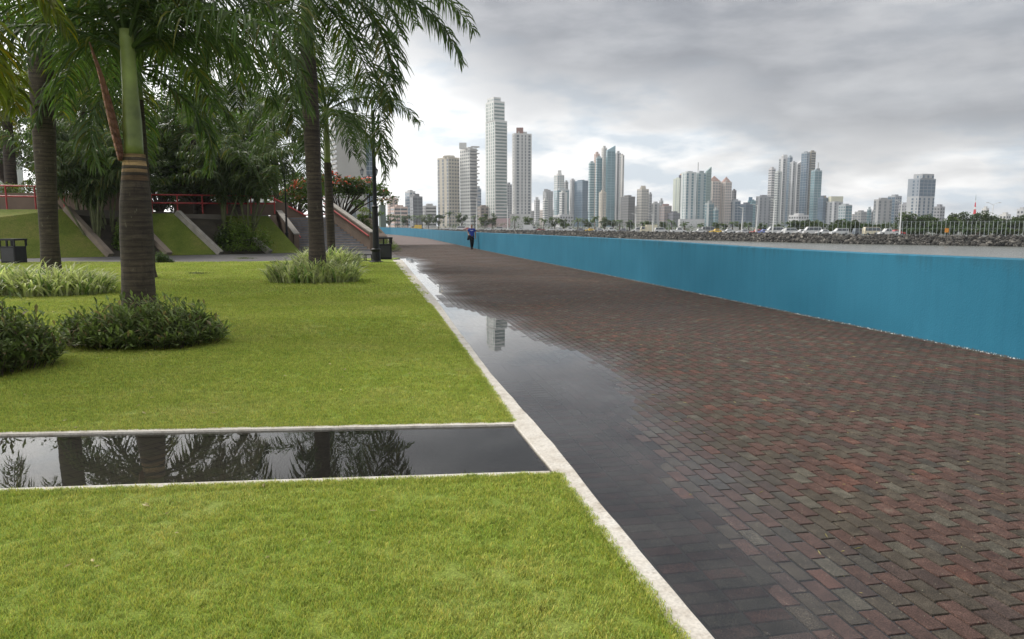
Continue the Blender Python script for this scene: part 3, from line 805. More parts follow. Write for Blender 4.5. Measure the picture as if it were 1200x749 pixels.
# riprap
rockm = pmat('dark_rock', (.050, .046, .041), rough=.95, scale=.9, var=.55, tint=True)
ico_v = [Vector((0, 0, 1))] ; 
import bmesh
bmx = bmesh.new(); bmesh.ops.create_icosphere(bmx, subdivisions=1, radius=1); IV = [v.co.copy() for v in bmx.verts]; IFc = [tuple(v.index for v in f.verts) for f in bmx.faces]; bmx.free()
mb = MB()
def along(tab, u):
    tot = [0]
    for (a, b_), (c_, d_) in zip(tab, tab[1:]): tot.append(tot[-1] + sqrt((c_ - a) ** 2 + (d_ - b_) ** 2))
    x = u * tot[-1]
    for i in range(len(tab) - 1):
        if x <= tot[i + 1]:
            f = (x - tot[i]) / (tot[i + 1] - tot[i]); a, b_ = tab[i], tab[i + 1]
            return (a[0] + (b_[0] - a[0]) * f, a[1] + (b_[1] - a[1]) * f)
    return tab[-1]
vshore = [p for p in shore if -150 < p[0] < 260]
for _ in range(9500):
    u = R(); x, y = along(vshore[0:], u)
    v = R(); r_ = U(.22, .50) * (1 + y / 700)
    zz = LAND + .25 - v * 2.3; y2 = y + .5 - v * 3.0
    M3 = Matrix.Rotation(U(0, 6.3), 3, 'Z') @ Matrix.Rotation(U(0, 3), 3, 'X')
    S3 = Vector((r_ * U(.8, 1.3), r_ * U(.6, 1), r_ * U(.5, .9)))
    k = U(.35, 1.7) if R() < .85 else U(2.2, 3.6); seed = U(0, 50)
    mb.add([Vector((x, y2, zz)) + M3 @ Vector((q.x * S3.x, q.y * S3.y, q.z * S3.z)) * (1 + .35 * noise.noise(q * 1.5 + Vector((seed, 0, 0)))) for q in IV], IFc, (k, k, k * .97))
tag(mb.build('rock_embankment', rockm), 'dark boulder embankment along the far edge of the bay', 'rocks', kind='stuff')

# ---------------------------------------------------------------- plants
def frond(Lf, el0, droop, n, leaf, mat, col=(1, 1, 1), gravity=.8, seed=0, width=.032, twist=0, plume=1.0, dead=0):
    """one pinnate frond growing along +x"""
    rnd = random.Random(seed)
    mb = MB(); NP = 16; P = [Vector((0, 0, 0))]; D = []
    el = el0; az_ = 0
    for i in range(NP):
        f = i / NP
        el = el0 - droop * (f ** 1.25)
        az_ = twist * f * f
        d = Vector((cos(el) * cos(az_), cos(el) * sin(az_), sin(el))); D.append(d)
        P.append(P[-1] + d * Lf / NP)
    D.append(D[-1])
    rc = (1.25, 1.25, .9) if not dead else (1, 1, 1)
    mb.tube(P, [.035 * (1 - i / (NP + .8)) + .004 for i in range(NP + 1)], 5, tuple(a * b_ for a, b_ in zip(rc, col)))
    def at(f):
        x = min(f, .9999) * NP; i = int(x); return P[i].lerp(P[i + 1], x - i), D[i]
    for k in range(n):
        f = .10 + .90 * (k + rnd.random() * .6) / n
        p, d = at(f)
        sidev = d.cross(Vector((0, 0, 1))).normalized(); up = sidev.cross(d)
        env = min(1, (f - .04) / .22) * (1 - .62 * max(0, f - .55) / .45)
        for s_ in (-1, 1):
            l_ = leaf * env * rnd.uniform(.8, 1.2)
            lift = rnd.uniform(-.5, .75) * plume
            dirv = (sidev * s_ * rnd.uniform(.75, 1.0) + d * rnd.uniform(.25, .75) + up * lift).normalized()
            q = [p]; v_ = dirv.copy(); g_ = gravity * rnd.uniform(.7, 1.3)
            for m_ in range(4):
                v_ = (v_ + Vector((0, 0, -1)) * g_ * (.25 + .28 * m_)).normalized()
                q.append(q[-1] + v_ * l_ / 4)
            wv = v_.cross(Vector((rnd.uniform(-1, 1), rnd.uniform(-1, 1), .2))).normalized() * width * .5
            kk = rnd.uniform(.6, 1.4); cc = (kk * col[0] * rnd.uniform(.9, 1.2), kk * col[1], kk * col[2])
            if rnd.random() < .05 + dead: cc = (1.9 * kk, 1.15 * kk, .7 * kk)
            ww = [.5, 1.1, 1.05, .7, .06]
            for m_ in range(4):
                mb.quad(q[m_] - wv * ww[m_], q[m_] + wv * ww[m_], q[m_ + 1] + wv * ww[m_ + 1], q[m_ + 1] - wv * ww[m_ + 1], cc)
    return mb.mesh('frond', mat)
palm_leaf = leafmat('palm_leaf', (.042, .074, .020), (.082, .128, .040), trans=.40, scale=.7, tint=True)
palm_leaf_far = leafmat('palm_leaf_far', (.045, .075, .022), (.09, .13, .04), trans=.35, scale=.4, tint=True)
palm_bright = leafmat('palm_leaf_bright', (.07, .10, .012), (.17, .19, .025), trans=.5, scale=.5, tint=True)
trunkm = bpy.data.materials.new('palm_trunk'); trunkm.use_nodes = True
t = trunkm.node_tree; b = t.nodes['Principled BSDF']; tc = N('ShaderNodeTexCoord', t)
m1 = N('ShaderNodeMapping', t); m1.inputs['Scale'].default_value = (1, 1, 5.5); L(tc.outputs['Object'], m1.inputs[0], t)
a_ = N('ShaderNodeTexNoise', t); a_.inputs['Scale'].default_value = 3; a_.inputs['Detail'].default_value = 8; a_.inputs['Roughness'].default_value = .7; L(m1.outputs[0], a_.inputs[0], t)
m2 = N('ShaderNodeMapping', t); m2.inputs['Scale'].default_value = (1, 1, .35); L(tc.outputs['Object'], m2.inputs[0], t)
b_ = N('ShaderNodeTexNoise', t); b_.inputs['Scale'].default_value = 14; b_.inputs['Detail'].default_value = 8; b_.inputs['Roughness'].default_value = .75; L(m2.outputs[0], b_.inputs[0], t)
at_ = N('ShaderNodeAttribute', t); at_.attribute_name = 'tint'
c = ramp(a_.outputs[0], [(.28, (.022, .016, .011)), (.5, (.052, .038, .027)), (.72, (.095, .072, .052))], t)
c = mix(1.0, c, at_.outputs['Color'], t, 'MULTIPLY')
c = mix(ramp(b_.outputs[0], [(.60, (0,) * 3), (.70, (.75,) * 3)], t), c, (.20, .19, .135), t)
c = mix(1.0, c, ramp(b_.outputs[0], [(.28, (.45,) * 3), (.46, (1,) * 3)], t), t, 'MULTIPLY')
L(c, b.inputs['Base Color'], t); b.inputs['Roughness'].default_value = .85
bp = N('ShaderNodeBump', t); bp.inputs['Strength'].default_value = .7; bp.inputs['Distance'].default_value = .02
L(b_.outputs[0], bp.inputs['Height'], t); L(bp.outputs[0], b.inputs['Normal'], t)
shaftm = pmat('crownshaft', (.20, .25, .065), rough=.4, scale=2, var=.45, bump=.1, bscale=10)
bractm = pmat('dry_sheath', (.30, .14, .085), rough=.7, scale=5, var=.45, bump=.4, bscale=20)

def trunk_mesh(prof, lean, ringd, fresh=None, rows=None, nseg=28, seed=0):
    """prof: [(z, radius)], rings every ringd metres as shallow grooves"""
    mb = MB(); zt = prof[-1][0]; n = int(zt / (ringd / 4)) if rows is None else rows
    rnd = random.Random(seed)
    vs, fs, cs = [], [], []
    for i in range(n + 1):
        z = zt * i / n; r_ = interp(prof, z)
        ph_ = (z / ringd + .25 * noise.noise(Vector((z * 2, seed, 0)))) % 1
        r_ *= 1 - .009 * exp(-((ph_ - .5) / .12) ** 2)
        ox, oy = lean[0] * (z / zt) ** 1.3, lean[1] * (z / zt)
        for k in range(nseg):
            w = 2 * pi * k / nseg
            rr = r_ * (1 + .02 * noise.noise(Vector((cos(w) * 2, sin(w) * 2, z * .8 + seed))))
            if z < .35: rr *= 1 + .05 * abs(sin(w * 5 + seed)) * (1 - z / .35)
            vs.append((ox + rr * cos(w), oy + rr * sin(w), z))
        kk = .62 + .2 * noise.noise(Vector((z * 5, 8, seed))) if abs(ph_ - .5) < .14 else 1
        kk *= 1 + .35 * noise.noise(Vector((z * 1.7, 3, seed)))
        c_ = (kk, kk, kk)
        if fresh:
            for (za, zb, cc) in fresh:
                if za <= z < zb: c_ = tuple(kk * q for q in cc)
        cs.append(c_)
    for i in range(n):
        for k in range(nseg):
            k2 = (k + 1) % nseg
            mb.f.append((i * nseg + k, i * nseg + k2, (i + 1) * nseg + k2, (i + 1) * nseg + k)); mb.c.append(cs[i])
    mb.v = vs
    return mb.mesh('trunk', trunkm, smooth=True)
def palm(name, label, base, prof, lean, shaft, Lf, nf, leaf, leafn, mat, seed, els=(75, -25), droop=(70, 110), fresh=None, group=None, width=.032, azs=None, ringd=.13, grav=.62):
    root = empty(name, base, 0, label, 'palm tree', group)
    random.seed(seed)
    to = bpy.data.objects.new('trunk', trunk_mesh(prof, lean, ringd, fresh, seed=seed)); COL.objects.link(to); to.parent = root
    zt = prof[-1][0]; top = Vector((lean[0], lean[1], zt))
    if shaft:
        hs_, r0, r1 = shaft
        mb = MB(); pts = [top + Vector((0, 0, -.02 + hs_ * i / 12)) for i in range(13)]
        mb.tube(pts, [r0 * (1.0 + .10 * sin(pi * min(1, i / 6.))) + (r1 - r0) * (i / 12) ** .8 for i in range(13)], 20)
        mb.build('crownshaft', shaftm, root, smooth=True)
        top = top + Vector((0, 0, hs_ - .15))
    ms_ = []
    for k in range(5):
        f = k / 4
        ms_.append(frond(Lf * (1 - .12 * f), radians(els[0] + (els[1] - els[0]) * f), radians(droop[0] + (droop[1] - droop[0]) * (1 - f)), leafn, leaf, mat, seed=seed * 10 + k, width=width, gravity=grav, twist=.3 * (k % 2 - .5),
                         dead=.10 if k == 4 else 0))
    for i in range(nf):
        f = (i + .5) / nf; k = min(4, int(f * 5))
        if azs and f > .35: azs_ = azs
        else: azs_ = None
        o = bpy.data.objects.new('frond', ms_[k]); COL.objects.link(o); o.parent = root
        a_ = azs_[i % len(azs_)] + U(-.12, .12) if azs_ else i * 2.39996 + U(-.2, .2)
        o.location = top + Vector((cos(a_), sin(a_), 0)) * .06 + Vector((0, 0, -.25 * f))
        o.rotation_euler = (U(-.15, .15), U(-.1, .1), a_)
        s_ = U(.88, 1.08); o.scale = (s_, s_, s_)
    return root

PG = 'royal palms planted on the lawn'
# nearest big palm with fresh pale rings and dry sheath
k_ = 867
b2 = G(164, 375)
p2 = palm('royal_palm', 'nearest thick palm trunk with pale rings, green crownshaft and a dry sheath', b2,
          [(0, .33), (.25, .295), (.9, .27), (1.5, .278), (2.1, .262), (2.6, .215), (2.97, .178)], (.09, 0), (2.15, .155, .115),
          4.1, 20, .85, 112, palm_leaf, 11, width=.032, azs=[radians(q) for q in (12, 168, 48, 130, -8, 90, 200, 30, 150, 72, 110)], els=(84, 24), droop=(105, 120), ringd=.115, group=PG,
          fresh=[(2.50, 2.58, (1.9, 1.5, 1.1)), (2.64, 2.69, (4.5, 3.9, 2.7)), (2.765, 2.845, (8, 7.2, 4.8)), (2.895, 2.99, (6.5, 5.8, 3.6))])
mb = MB()
Nn = 14
for i in range(Nn):                                  # peeling sheath: a curved shell leaning off the shaft
    for k in range(6):
        def sp(i, k):
            f = i / Nn; z = 2.85 + 2.0 * f; w = (.10 + .13 * sin(pi * min(1, f * 1.1 + .15))) * (1 if f < .8 else (1 - f) / .2 + .15)
            a_ = (k / 6 - .5) * 2.2
            cx_ = -.10 - .13 * f - .30 * f * f
            return Vector((cx_ - cos(a_) * w * .55 + .05, -.10 + sin(a_) * w, z))
        mb.quad(sp(i, k), sp(i, k + 1), sp(i + 1, k + 1), sp(i + 1, k))
o = mb.build('dry_sheath', bractm, p2, smooth=True)
sol = o.modifiers.new('thick', 'SOLIDIFY'); sol.thickness = .012
o.rotation_euler = (0, 0, .2)
# mossy palm, trunk running out of the frame
b1 = G(61, 329)
palm('royal_palm', 'tall mossy palm trunk running out of the picture top, left of the nearest', b1,
     [(0, .35), (.3, .29), (1.2, .26), (3, .28), (5, .33), (7.2, .34), (8.7, .26)], (.27, 0), (1.5, .24, .15),
     5.2, 20, 1.05, 110, palm_leaf, 23, width=.038, droop=(90, 85), ringd=.12, group=PG)
b3 = G(373, 330)
palm('royal_palm', 'dark slim palm in the striped grass bed, big crown spread to the right', b3,
     [(0, .38), (.25, .29), (1.2, .235), (3.0, .22), (4.6, .24), (6.2, .235), (6.95, .21)], (-.08, 0), (2.1, .19, .13),
     6.3, 28, 1.1, 135, palm_leaf, 31, width=.042, els=(80, -15), droop=(88, 84), ringd=.12, group=PG)
b4 = G(389, 312)
palm('royal_palm', 'smaller palm right behind the dark slim one, green shaft and low drooping fronds', b4,
     [(0, .22), (.3, .17), (2.0, .175), (4.3, .15)], (-.05, 0), (2.4, .135, .09),
     4.5, 17, .95, 100, palm_leaf, 43, width=.038, els=(70, -15), droop=(95, 80), ringd=.12, group=PG)
b5 = G(176, 327)
palm('royal_palm', 'dark palm half hidden behind the nearest trunk', b5,
     [(0, .24), (.3, .18), (2.5, .19), (5.6, .15)], (-.02, 0), (1.3, .15, .10),
     4.3, 17, 1.0, 90, palm_leaf, 57, width=.05, els=(70, -20), droop=(90, 80), ringd=.12, group=PG)
b0 = G(-110, 398)
palm('royal_palm', 'palm just outside the left edge whose yellowish fronds reach into the picture', b0,
     [(0, .30), (.3, .26), (2, .27), (4.2, .2)], (0, 0), (1.5, .18, .12),
     3.3, 14, .85, 90, palm_bright, 61, width=.042, els=(75, -5), droop=(90, 90), ringd=.12, group=PG)
b6 = Vector((ex(17, 52), 52, TA))
palm('royal_palm', 'distant palm behind the hedge at the left edge, dark trunk and bright crown', b6,
     [(0, .40), (3.8, .36), (6.2, .3)], (.1, 0), (1.2, .25, .15),
     4.6, 18, 1.2, 70, palm_bright, 67, els=(75, -15), droop=(90, 80), ringd=.3, group=PG, width=.05)
for px, Y, h, lab in ((108, 47, 6.4, 'pale green palm on the terrace between the mossy trunk and the nearest trunk'),
                      (232, 50, 5.4, 'dark palm on the terrace with long hanging fronds right of the nearest trunk'),
                      (325, 62, 7.5, 'slim pale palm behind the stairway, fronds hanging over its lamp posts')):
    palm('palm_tree', lab, Vector((ex(px, Y), Y, 2.3)), [(0, .24), (h * .6, .2), (h, .16)], (0, 0), (.9, .14, .1), 4.4, 18, 1.15, 66,
         palm_bright if px == 108 else palm_leaf_far, px, els=(70, -25), droop=(90, 70), ringd=.3, group='palms on the terrace', width=.075)

def areca(label, base, h, nst, seed, spread=1.0, mat=palm_leaf_far, scale=1.0):
    root = empty('clumping_palm', base, 0, label, 'palm bush', 'clumping palms by the banks'); random.seed(seed)
    ms_ = [frond(h * .8, radians(78), radians(95), 60, h * .2, mat, seed=seed + k, width=.07, gravity=.9) for k in range(3)]
    mb = MB()
    tops = []
    for i in range(nst):
        a_ = U(0, 6.3); r_ = U(.05, .6) * spread; hh = h * U(.25, .6)
        p0 = Vector((cos(a_) * r_ * .4, sin(a_) * r_ * .4, 0)); p1 = Vector((cos(a_) * r_ * 1.5, sin(a_) * r_ * 1.5, hh))
        mb.tube([p0, p0.lerp(p1, .5) + Vector((0, 0, .1)), p1], [.06, .05, .04], 6); tops.append(p1)
    mb.build('stems', pmat('cane', (.09, .10, .04), scale=3, var=.4), root)
    for i, p in enumerate(tops):
        for k in range(4):
            o = bpy.data.objects.new('frond', ms_[(i + k) % 3]); COL.objects.link(o); o.parent = root; o.location = p
            o.rotation_euler = (U(-.3, .3), U(-.3, .3), U(0, 6.3)); s_ = U(.7, 1.1); o.scale = (s_,) * 3
    return root
areca('dark clumping palm with drooping fronds hanging over the sloping kerb by the mossy trunk', Vector((ex(98, 43.5), 43.5, 1.5)), 6.2, 11, 101, 2.6)
areca('dark clumping palm seen just left of the nearest palm trunk above the round bush', Vector((ex(128, 42.5), 42.5, 1.3)), 5.6, 9, 102, 2.0)
areca('feathery dark clumping palm behind the round shrub left of the stairway', Vector((ex(290, 46.5), 46.5, 1.2)), 6.2, 10, 103, 2.6)
areca('dark clumping palm hanging over the foot of the bed beside the nearest trunk', Vector((ex(112, 41.2), 41.2, .8)), 4.4, 8, 105, 1.8)
areca('dark clumping palm at the top of the bed right of the shaded bank', Vector((ex(262, 46), 46, 1.5)), 4.0, 5, 104, 1.4)

def leafblob(mb, c, r, n, ls, col=(1, 1, 1), flat=1.0, shell=.35, asp=.5, rnd=random):
    for _ in range(n):
        d = Vector((rnd.gauss(0, 1), rnd.gauss(0, 1), rnd.gauss(0, 1))).normalized()
        rr = shell + (1 - shell) * rnd.random() ** .6
        p = c + Vector((d.x * r[0] * rr, d.y * r[1] * rr, d.z * r[2] * rr))
        a_ = Vector((rnd.gauss(0, 1), rnd.gauss(0, 1), rnd.gauss(0, .6))).normalized()
        b_ = a_.cross(Vector((rnd.gauss(0, .5), rnd.gauss(0, .5), 1)).normalized())
        if b_.length < .1: continue
        b_.normalize(); l_ = ls * rnd.uniform(.6, 1.3); w_ = l_ * asp
        k = rnd.uniform(.6, 1.4)
        mb.quad(p - a_ * l_ / 2, p - b_ * w_ / 2, p + a_ * l_ / 2, p + b_ * w_ / 2, tuple(q * k for q in col))
def tree(name, label, base, h, rx, ry, cz, rz, nclump, nleaf, ls, mat, seed, trunk_r=.25, group='trees', flowers=None, cat='tree', flat=False, cs=.33):
    rnd = random.Random(seed)
    root = empty(name, base, 0, label, cat, group)
    mb = MB(); ml = MB(); mf = MB()
    fork = Vector((rnd.uniform(-.2, .2), 0, max(.3, (cz - rz) * .8)))
    mb.tube([(0, 0, -.2), fork * .5 + Vector((.1, 0, 0)), fork], [trunk_r * 1.3, trunk_r, trunk_r * .8], 9)
    for i in range(nclump):
        while True:
            d = Vector((rnd.uniform(-1, 1), rnd.uniform(-1, 1), rnd.uniform(-1, 1)))
            if d.length <= 1 and (d.length > .35): break
        c = Vector((d.x * rx, d.y * ry, cz + d.z * rz))
        if flat: c.z = cz + rz * (1 - (d.x ** 2 + d.y ** 2)) * .8 + rnd.uniform(-.3, .3) * rz
        k = rnd.uniform(.6, 1.35); y = rnd.uniform(.85, 1.25)
        rr = cs * min(rx, ry, max(rz, .3 * rx)) * rnd.uniform(.7, 1.4)
        leafblob(ml, c, (rr * 1.25, rr * 1.25, rr * (.55 if flat else .8)), nleaf, ls, (k * y, k, k * .9), rnd=rnd)
        if flowers and rnd.random() < .42 and c.z > cz - rz * .2:
            leafblob(mf, c + Vector((0, -rr * .5, rr * .45)), (rr * .7, rr * .7, rr * .35), flowers, ls * .9, (1, 1, 1), rnd=rnd)
        if i % max(1, nclump // 22) == 0:
            mid = fork.lerp(c, .5) + Vector((rnd.uniform(-.3, .3), rnd.uniform(-.3, .3), rnd.uniform(0, .3))) * rr
            mb.tube([fork + Vector((0, 0, -.1)), mid, c], [trunk_r * .45, trunk_r * .28, trunk_r * .08], 6)
    mb.build('trunk', barkm, root); ml.build('crown', mat, root)
    if flowers: tag(mf.build('flowers', flowerm, root), kind='stuff')
    return root
barkm = pmat('bark', (.075, .055, .04), rough=.9, scale=4, var=.4, bump=.6, bscale=12)
flowerm = pmat('red_flower', (.75, .12, .04), rough=.6, scale=3, var=.3)
lf_dark = leafmat('leaf_dark', (.028, .050, .013), (.055, .088, .022), trans=.25, scale=.5, tint=True)
lf_mid = leafmat('leaf_mid', (.040, .075, .014), (.085, .130, .026), trans=.35, scale=.6, tint=True)
lf_light = leafmat('leaf_light', (.09, .14, .02), (.17, .22, .03), trans=.4, scale=.8, tint=True)
lf_bush = leafmat('leaf_bush', (.075, .125, .018), (.13, .19, .03), trans=.35, scale=1.5, tint=True)
lf_far = leafmat('leaf_far', (.05, .085, .025), (.09, .13, .04), trans=.2, scale=.1, tint=True)
TG = 'shade trees behind the terrace'
for i, (px, Y, pt, pb, hw, mat, lab, den) in enumerate([
    (70, 60, 60, 215, 75, lf_dark, 'dark shade tree behind the mossy palm trunk', 1),
    (150, 56, 70, 225, 70, lf_dark, 'dense dark tree behind the nearest palm trunk', 1),
    (215, 60, 110, 232, 55, lf_mid, 'feathery green tree right of the nearest palm trunk', 1),
    (262, 66, 130, 225, 60, lf_mid, 'layered green tree in front of the white apartment block', .8),
    (300, 70, 118, 205, 45, lf_mid, 'open fine leaved tree under the white apartment block gable', .45),
    (235, 50, 165, 240, 60, lf_dark, 'low dark tree over the shaded railing', 1),
    (280, 49.5, 170, 240, 40, lf_dark, 'low dark tree just left of the stairway wall', .8),
    (105, 66, 165, 246, 40, lf_dark, 'low dark tree filling the gap between the mossy trunk and the nearest trunk', 1),
    (190, 68, 160, 250, 40, lf_dark, 'low dark tree behind the shaded railing just right of the nearest trunk', 1),
    (332, 90, 190, 246, 24, lf_mid, 'small green tree seen past the head of the stairway', .6),
    (232, 72, 150, 250, 36, lf_mid, 'bushy green tree behind the middle of the shaded railing', .9),
    (10, 75, 60, 205, 50, lf_mid, 'mid green tree at the left edge behind the hedge', .7)]):
    zc = CH + (HOR - (pt + pb) / 2) / 867 * Y; rz = (pb - pt) / 2 / 867 * Y; rx = hw / 867 * Y
    tree('shade_tree', lab, Vector((ex(px, Y), Y, 2.3)), 0, rx, rx * .8, zc - 2.3, rz, int(75 * den), 110, .34, mat, 200 + i, .2, TG, cs=.30)
Y = 62
tree('flame_tree', 'spreading flame tree with orange red blossoms right of the stairway', Vector((ex(400, Y), Y, 1.8)), 0, 4.7, 3.5, CH + (HOR - 236) / 867 * Y - 1.8, 1.9, 80, 90, .28, lf_mid, 301, .2, 'flame trees', 26, flat=True, cs=.36)
tree('flame_tree', 'smaller flame tree behind the head of the stairway, left of the palm trunk', Vector((ex(345, 75), 75, 2.2)), 0, 3.6, 3, CH + (HOR - 235) / 867 * 75 - 2.2, 1.9, 36, 60, .3, lf_mid, 302, .16, 'flame trees', 20, flat=True, cs=.36)
tree('small_tree', 'small palm like bushy tree between the flame tree and the lamp post', Vector((ex(428, 80), 80, 1)), 0, 1.6, 1.4, CH + (HOR - 250) / 867 * 80 - 1, 1.0, 20, 50, .25, lf_light, 303, .1, 'flame trees')

def shrub(name, label, base, rx, ry, rz, n, ls, mat, seed, group='shrubs', asp=.35, stems=True):
    rnd = random.Random(seed); root = empty(name, base, 0, label, 'shrub', group); ml = MB(); mb = MB()
    for i in range(max(8, n // 28)):
        d = Vector((rnd.gauss(0, .5), rnd.gauss(0, .5), 0)); 
        if d.length > 1: d.normalize()
        hh = rz * sqrt(max(0.05, 1 - d.length_squared)) * rnd.uniform(.75, 1.15)
        c = Vector((d.x * rx, d.y * ry, hh * .55)); k = rnd.uniform(.65, 1.3)
        leafblob(ml, c, (rx * .28, ry * .28, hh * .5), 50, ls, (k, k, k * .9), asp=asp, rnd=rnd)
        if i % 4 == 0: mb.tube([(d.x * rx * .3, d.y * ry * .3, 0), c], [.02, .008], 5)
    mb.build('stems', barkm, root); ml.build('foliage', mat, root)
    return root
for px, py, hw, hh, mat, lab in ((128, 297, 12, 38, lf_bush, 'upright green shrub at the foot of the bed left of the nearest palm'),
                                 (152, 293, 14, 30, lf_dark, 'dark shrub mostly hidden behind the nearest palm trunk'),
                                 (274, 294, 34, 40, lf_bush, 'large rounded shrub at the foot of the bed left of the stairway'),
                                 (252, 286, 14, 26, lf_dark, 'dark shrub between the sloping kerb and the large rounded shrub'),
                                 (235, 288, 12, 12, lf_dark, 'low dark shrub at the foot of the shaded bank')):
    g_ = gline(px, 1.2); s_ = g_.y / 867
    shrub('garden_shrub', lab, g_ + Vector((0, 0, .1)), hw * s_, hw * s_ * .8, hh * s_, 2600 if hw > 20 else 1300, .19, mat, px, 'shrubs on the banks')
g_ = G(190, 308.5)
shrub('garden_shrub', 'small clipped bush on the lawn just right of the nearest palm trunk', g_, .42, .4, .52, 1500, .08, lf_mid, 9, 'shrubs on the banks')
g_ = G(455, 295)
shrub('feathery_shrub', 'bright fine leaved bush behind the black bin beside the lamp post', g_, .75, .8, .95, 3500, .10, lf_light, 10, 'shrubs on the banks', asp=.12)
# hedge
for a0_, a1_, lab in ((-60, 28, 'yellow green clipped hedge above the low wall at the left edge'), (30, 74, 'yellow green hedge block left of the mossy trunk')):
    rnd = random.Random(5); ml = MB(); A_, B_ = Vector((ex(a0_, 46), 46, TA + .9)), Vector((ex(a1_, 46), 46, TA + .9))
    for i in range(42):
        c = A_.lerp(B_, rnd.random()) + Vector((0, rnd.uniform(-.3, .3), rnd.uniform(0, .7)))
        k = rnd.uniform(.7, 1.2); leafblob(ml, c - A_, (.4, .35, .3), 70, .12, (k * 1.1, k, k), rnd=rnd)
    tag(ml.build('hedge', lf_light, loc=A_), lab, 'hedge', 'hedges on the terrace')
rnd = random.Random(6); ml = MB(); A_, B_ = G(440, 291) + Vector((.2, 0, .5)), Vector((ex(418, 60), 60, 2.2))
for i in range(50):
    c = A_.lerp(B_, rnd.random()) + Vector((rnd.uniform(-.3, .5), 0, rnd.uniform(-.1, .35))); k = rnd.uniform(.5, 1.1)
    leafblob(ml, c - A_, (.4, .4, .3), 60, .12, (k * 1.1, k, k), rnd=rnd)
tag(ml.build('hedge', lf_mid, loc=A_), 'hedge descending beside the right wall of the stairway', 'hedge', 'hedges on the terrace')

# beds at the palm feet
vg = bpy.data.materials.new('striped_leaf'); 
striped = leafmat('striped_leaf', (.36, .38, .19), (.66, .64, .42), trans=.35, scale=2.5, tint=True)
def spider_bed(label, base, rx, ry, n, l_, seed):
    rnd = random.Random(seed); root = None; mb = MB()
    for i in range(n):
        a_ = rnd.uniform(0, 6.3); r_ = sqrt(rnd.random())
        p = Vector((cos(a_) * r_ * rx, sin(a_) * r_ * ry, 0)); az_ = rnd.uniform(0, 6.3)
        if rnd.random() < .5: az_ = a_ + rnd.gauss(0, .8)
        el = radians(rnd.uniform(48, 88)); L_ = l_ * rnd.uniform(.6, 1.2) * (1.1 - .35 * r_); w_ = rnd.uniform(.014, .030)
        side_ = Vector((-sin(az_), cos(az_), 0)) * w_; k = rnd.uniform(.55, 1.3)
        green = rnd.random() < .17; cc = (k * .35, k * .5, k * .3) if green else (k, k, k)
        pr = p; wp = .6
        for m_ in range(5):
            e_ = el - radians(75) * ((m_ + 1) / 5) ** 2 * rnd.uniform(.6, 1.2)
            q = pr + Vector((cos(az_) * cos(e_), sin(az_) * cos(e_), sin(e_))) * L_ / 5
            wq_ = [1, 1, .85, .55, .05][m_]
            mb.quad(pr - side_ * wp, pr + side_ * wp, q + side_ * wq_, q - side_ * wq_, cc); pr = q; wp = wq_
    return tag(mb.build('striped_grass_bed', striped, loc=base), label, 'ornamental grass', 'striped grass beds round palms')
spider_bed('pale striped ornamental grass ringing the dark slim palm', G(368, 331) , 1.35, .9, 1500, .95, 1)
spider_bed('second striped grass bed standing taller behind the dark slim palm', G(383, 314), 1.25, .9, 1200, 1.12, 2)
spider_bed('striped ornamental grass round the foot of the mossy palm', G(62, 345), 1.45, .9, 1500, .95, 3)
spider_bed('striped ornamental grass at the left edge beside the mossy palm', G(-8, 345), 1.1, .9, 900, .95, 4)
def ruellia(label, base, rx, ry, h, n, seed, ls=.085):
    rnd = random.Random(seed); root = empty('leafy_bed', base, 0, label, 'shrub', 'dark leafy beds round palms'); ml = MB(); ms2 = MB()
    for i in range(n):
        a_ = rnd.uniform(0, 6.3); r_ = rnd.random() ** .55
        edge = r_ * (1 + .18 * noise.noise(Vector((cos(a_) * 1.5, sin(a_) * 1.5, seed))))
        p = Vector((cos(a_) * edge * rx, sin(a_) * edge * ry, 0)); hh = h * (1 - .6 * r_ ** 3) * (rnd.uniform(.55, 1.1) if rnd.random() < .92 else 1.35)
        tip = p + Vector((cos(a_) * r_ * .16 + rnd.gauss(0, .04), sin(a_) * r_ * .16 + rnd.gauss(0, .04), hh))
        if i % 3 == 0: ms2.tube([p, tip], [.005, .003], 4)
        k0 = rnd.uniform(.6, 1.35)
        for m_ in range(11):
            f = (.25 + .75 * m_ / 10); q = p.lerp(tip, f); az_ = m_ * 2.4 + rnd.uniform(-.4, .4)
            el = radians(rnd.uniform(10, 65)); L_ = ls * rnd.uniform(.7, 1.3); d = Vector((cos(az_) * cos(el), sin(az_) * cos(el), sin(el)))
            s_ = Vector((-sin(az_), cos(az_), 0)) * L_ * .095; k = k0 * rnd.uniform(.75, 1.25); cc = (k, k, k)
            if rnd.random() < .12: cc = (k * 1.5, k * .9, k * 1.5)
            mid = q + d * L_ * .5; end = q + d * L_ + Vector((0, 0, -L_ * .22))
            ml.quad(q, mid - s_, end, mid + s_, cc)
    ms2.build('stems', barkm, root); ml.build('foliage', lf_rue, root)
    return root
lf_rue = leafmat('leaf_ruellia', (.10, .14, .045), (.22, .26, .10), trans=.3, scale=6, tint=True)
ruellia('dark leafy bed ringing the nearest palm trunk', G(171, 404), 1.05, .64, .50, 820, 1, .18)
ruellia('dark leafy bed cut by the left edge of the picture, nearer than the others', G(-38, 436), .80, .74, .74, 900, 2, .17)
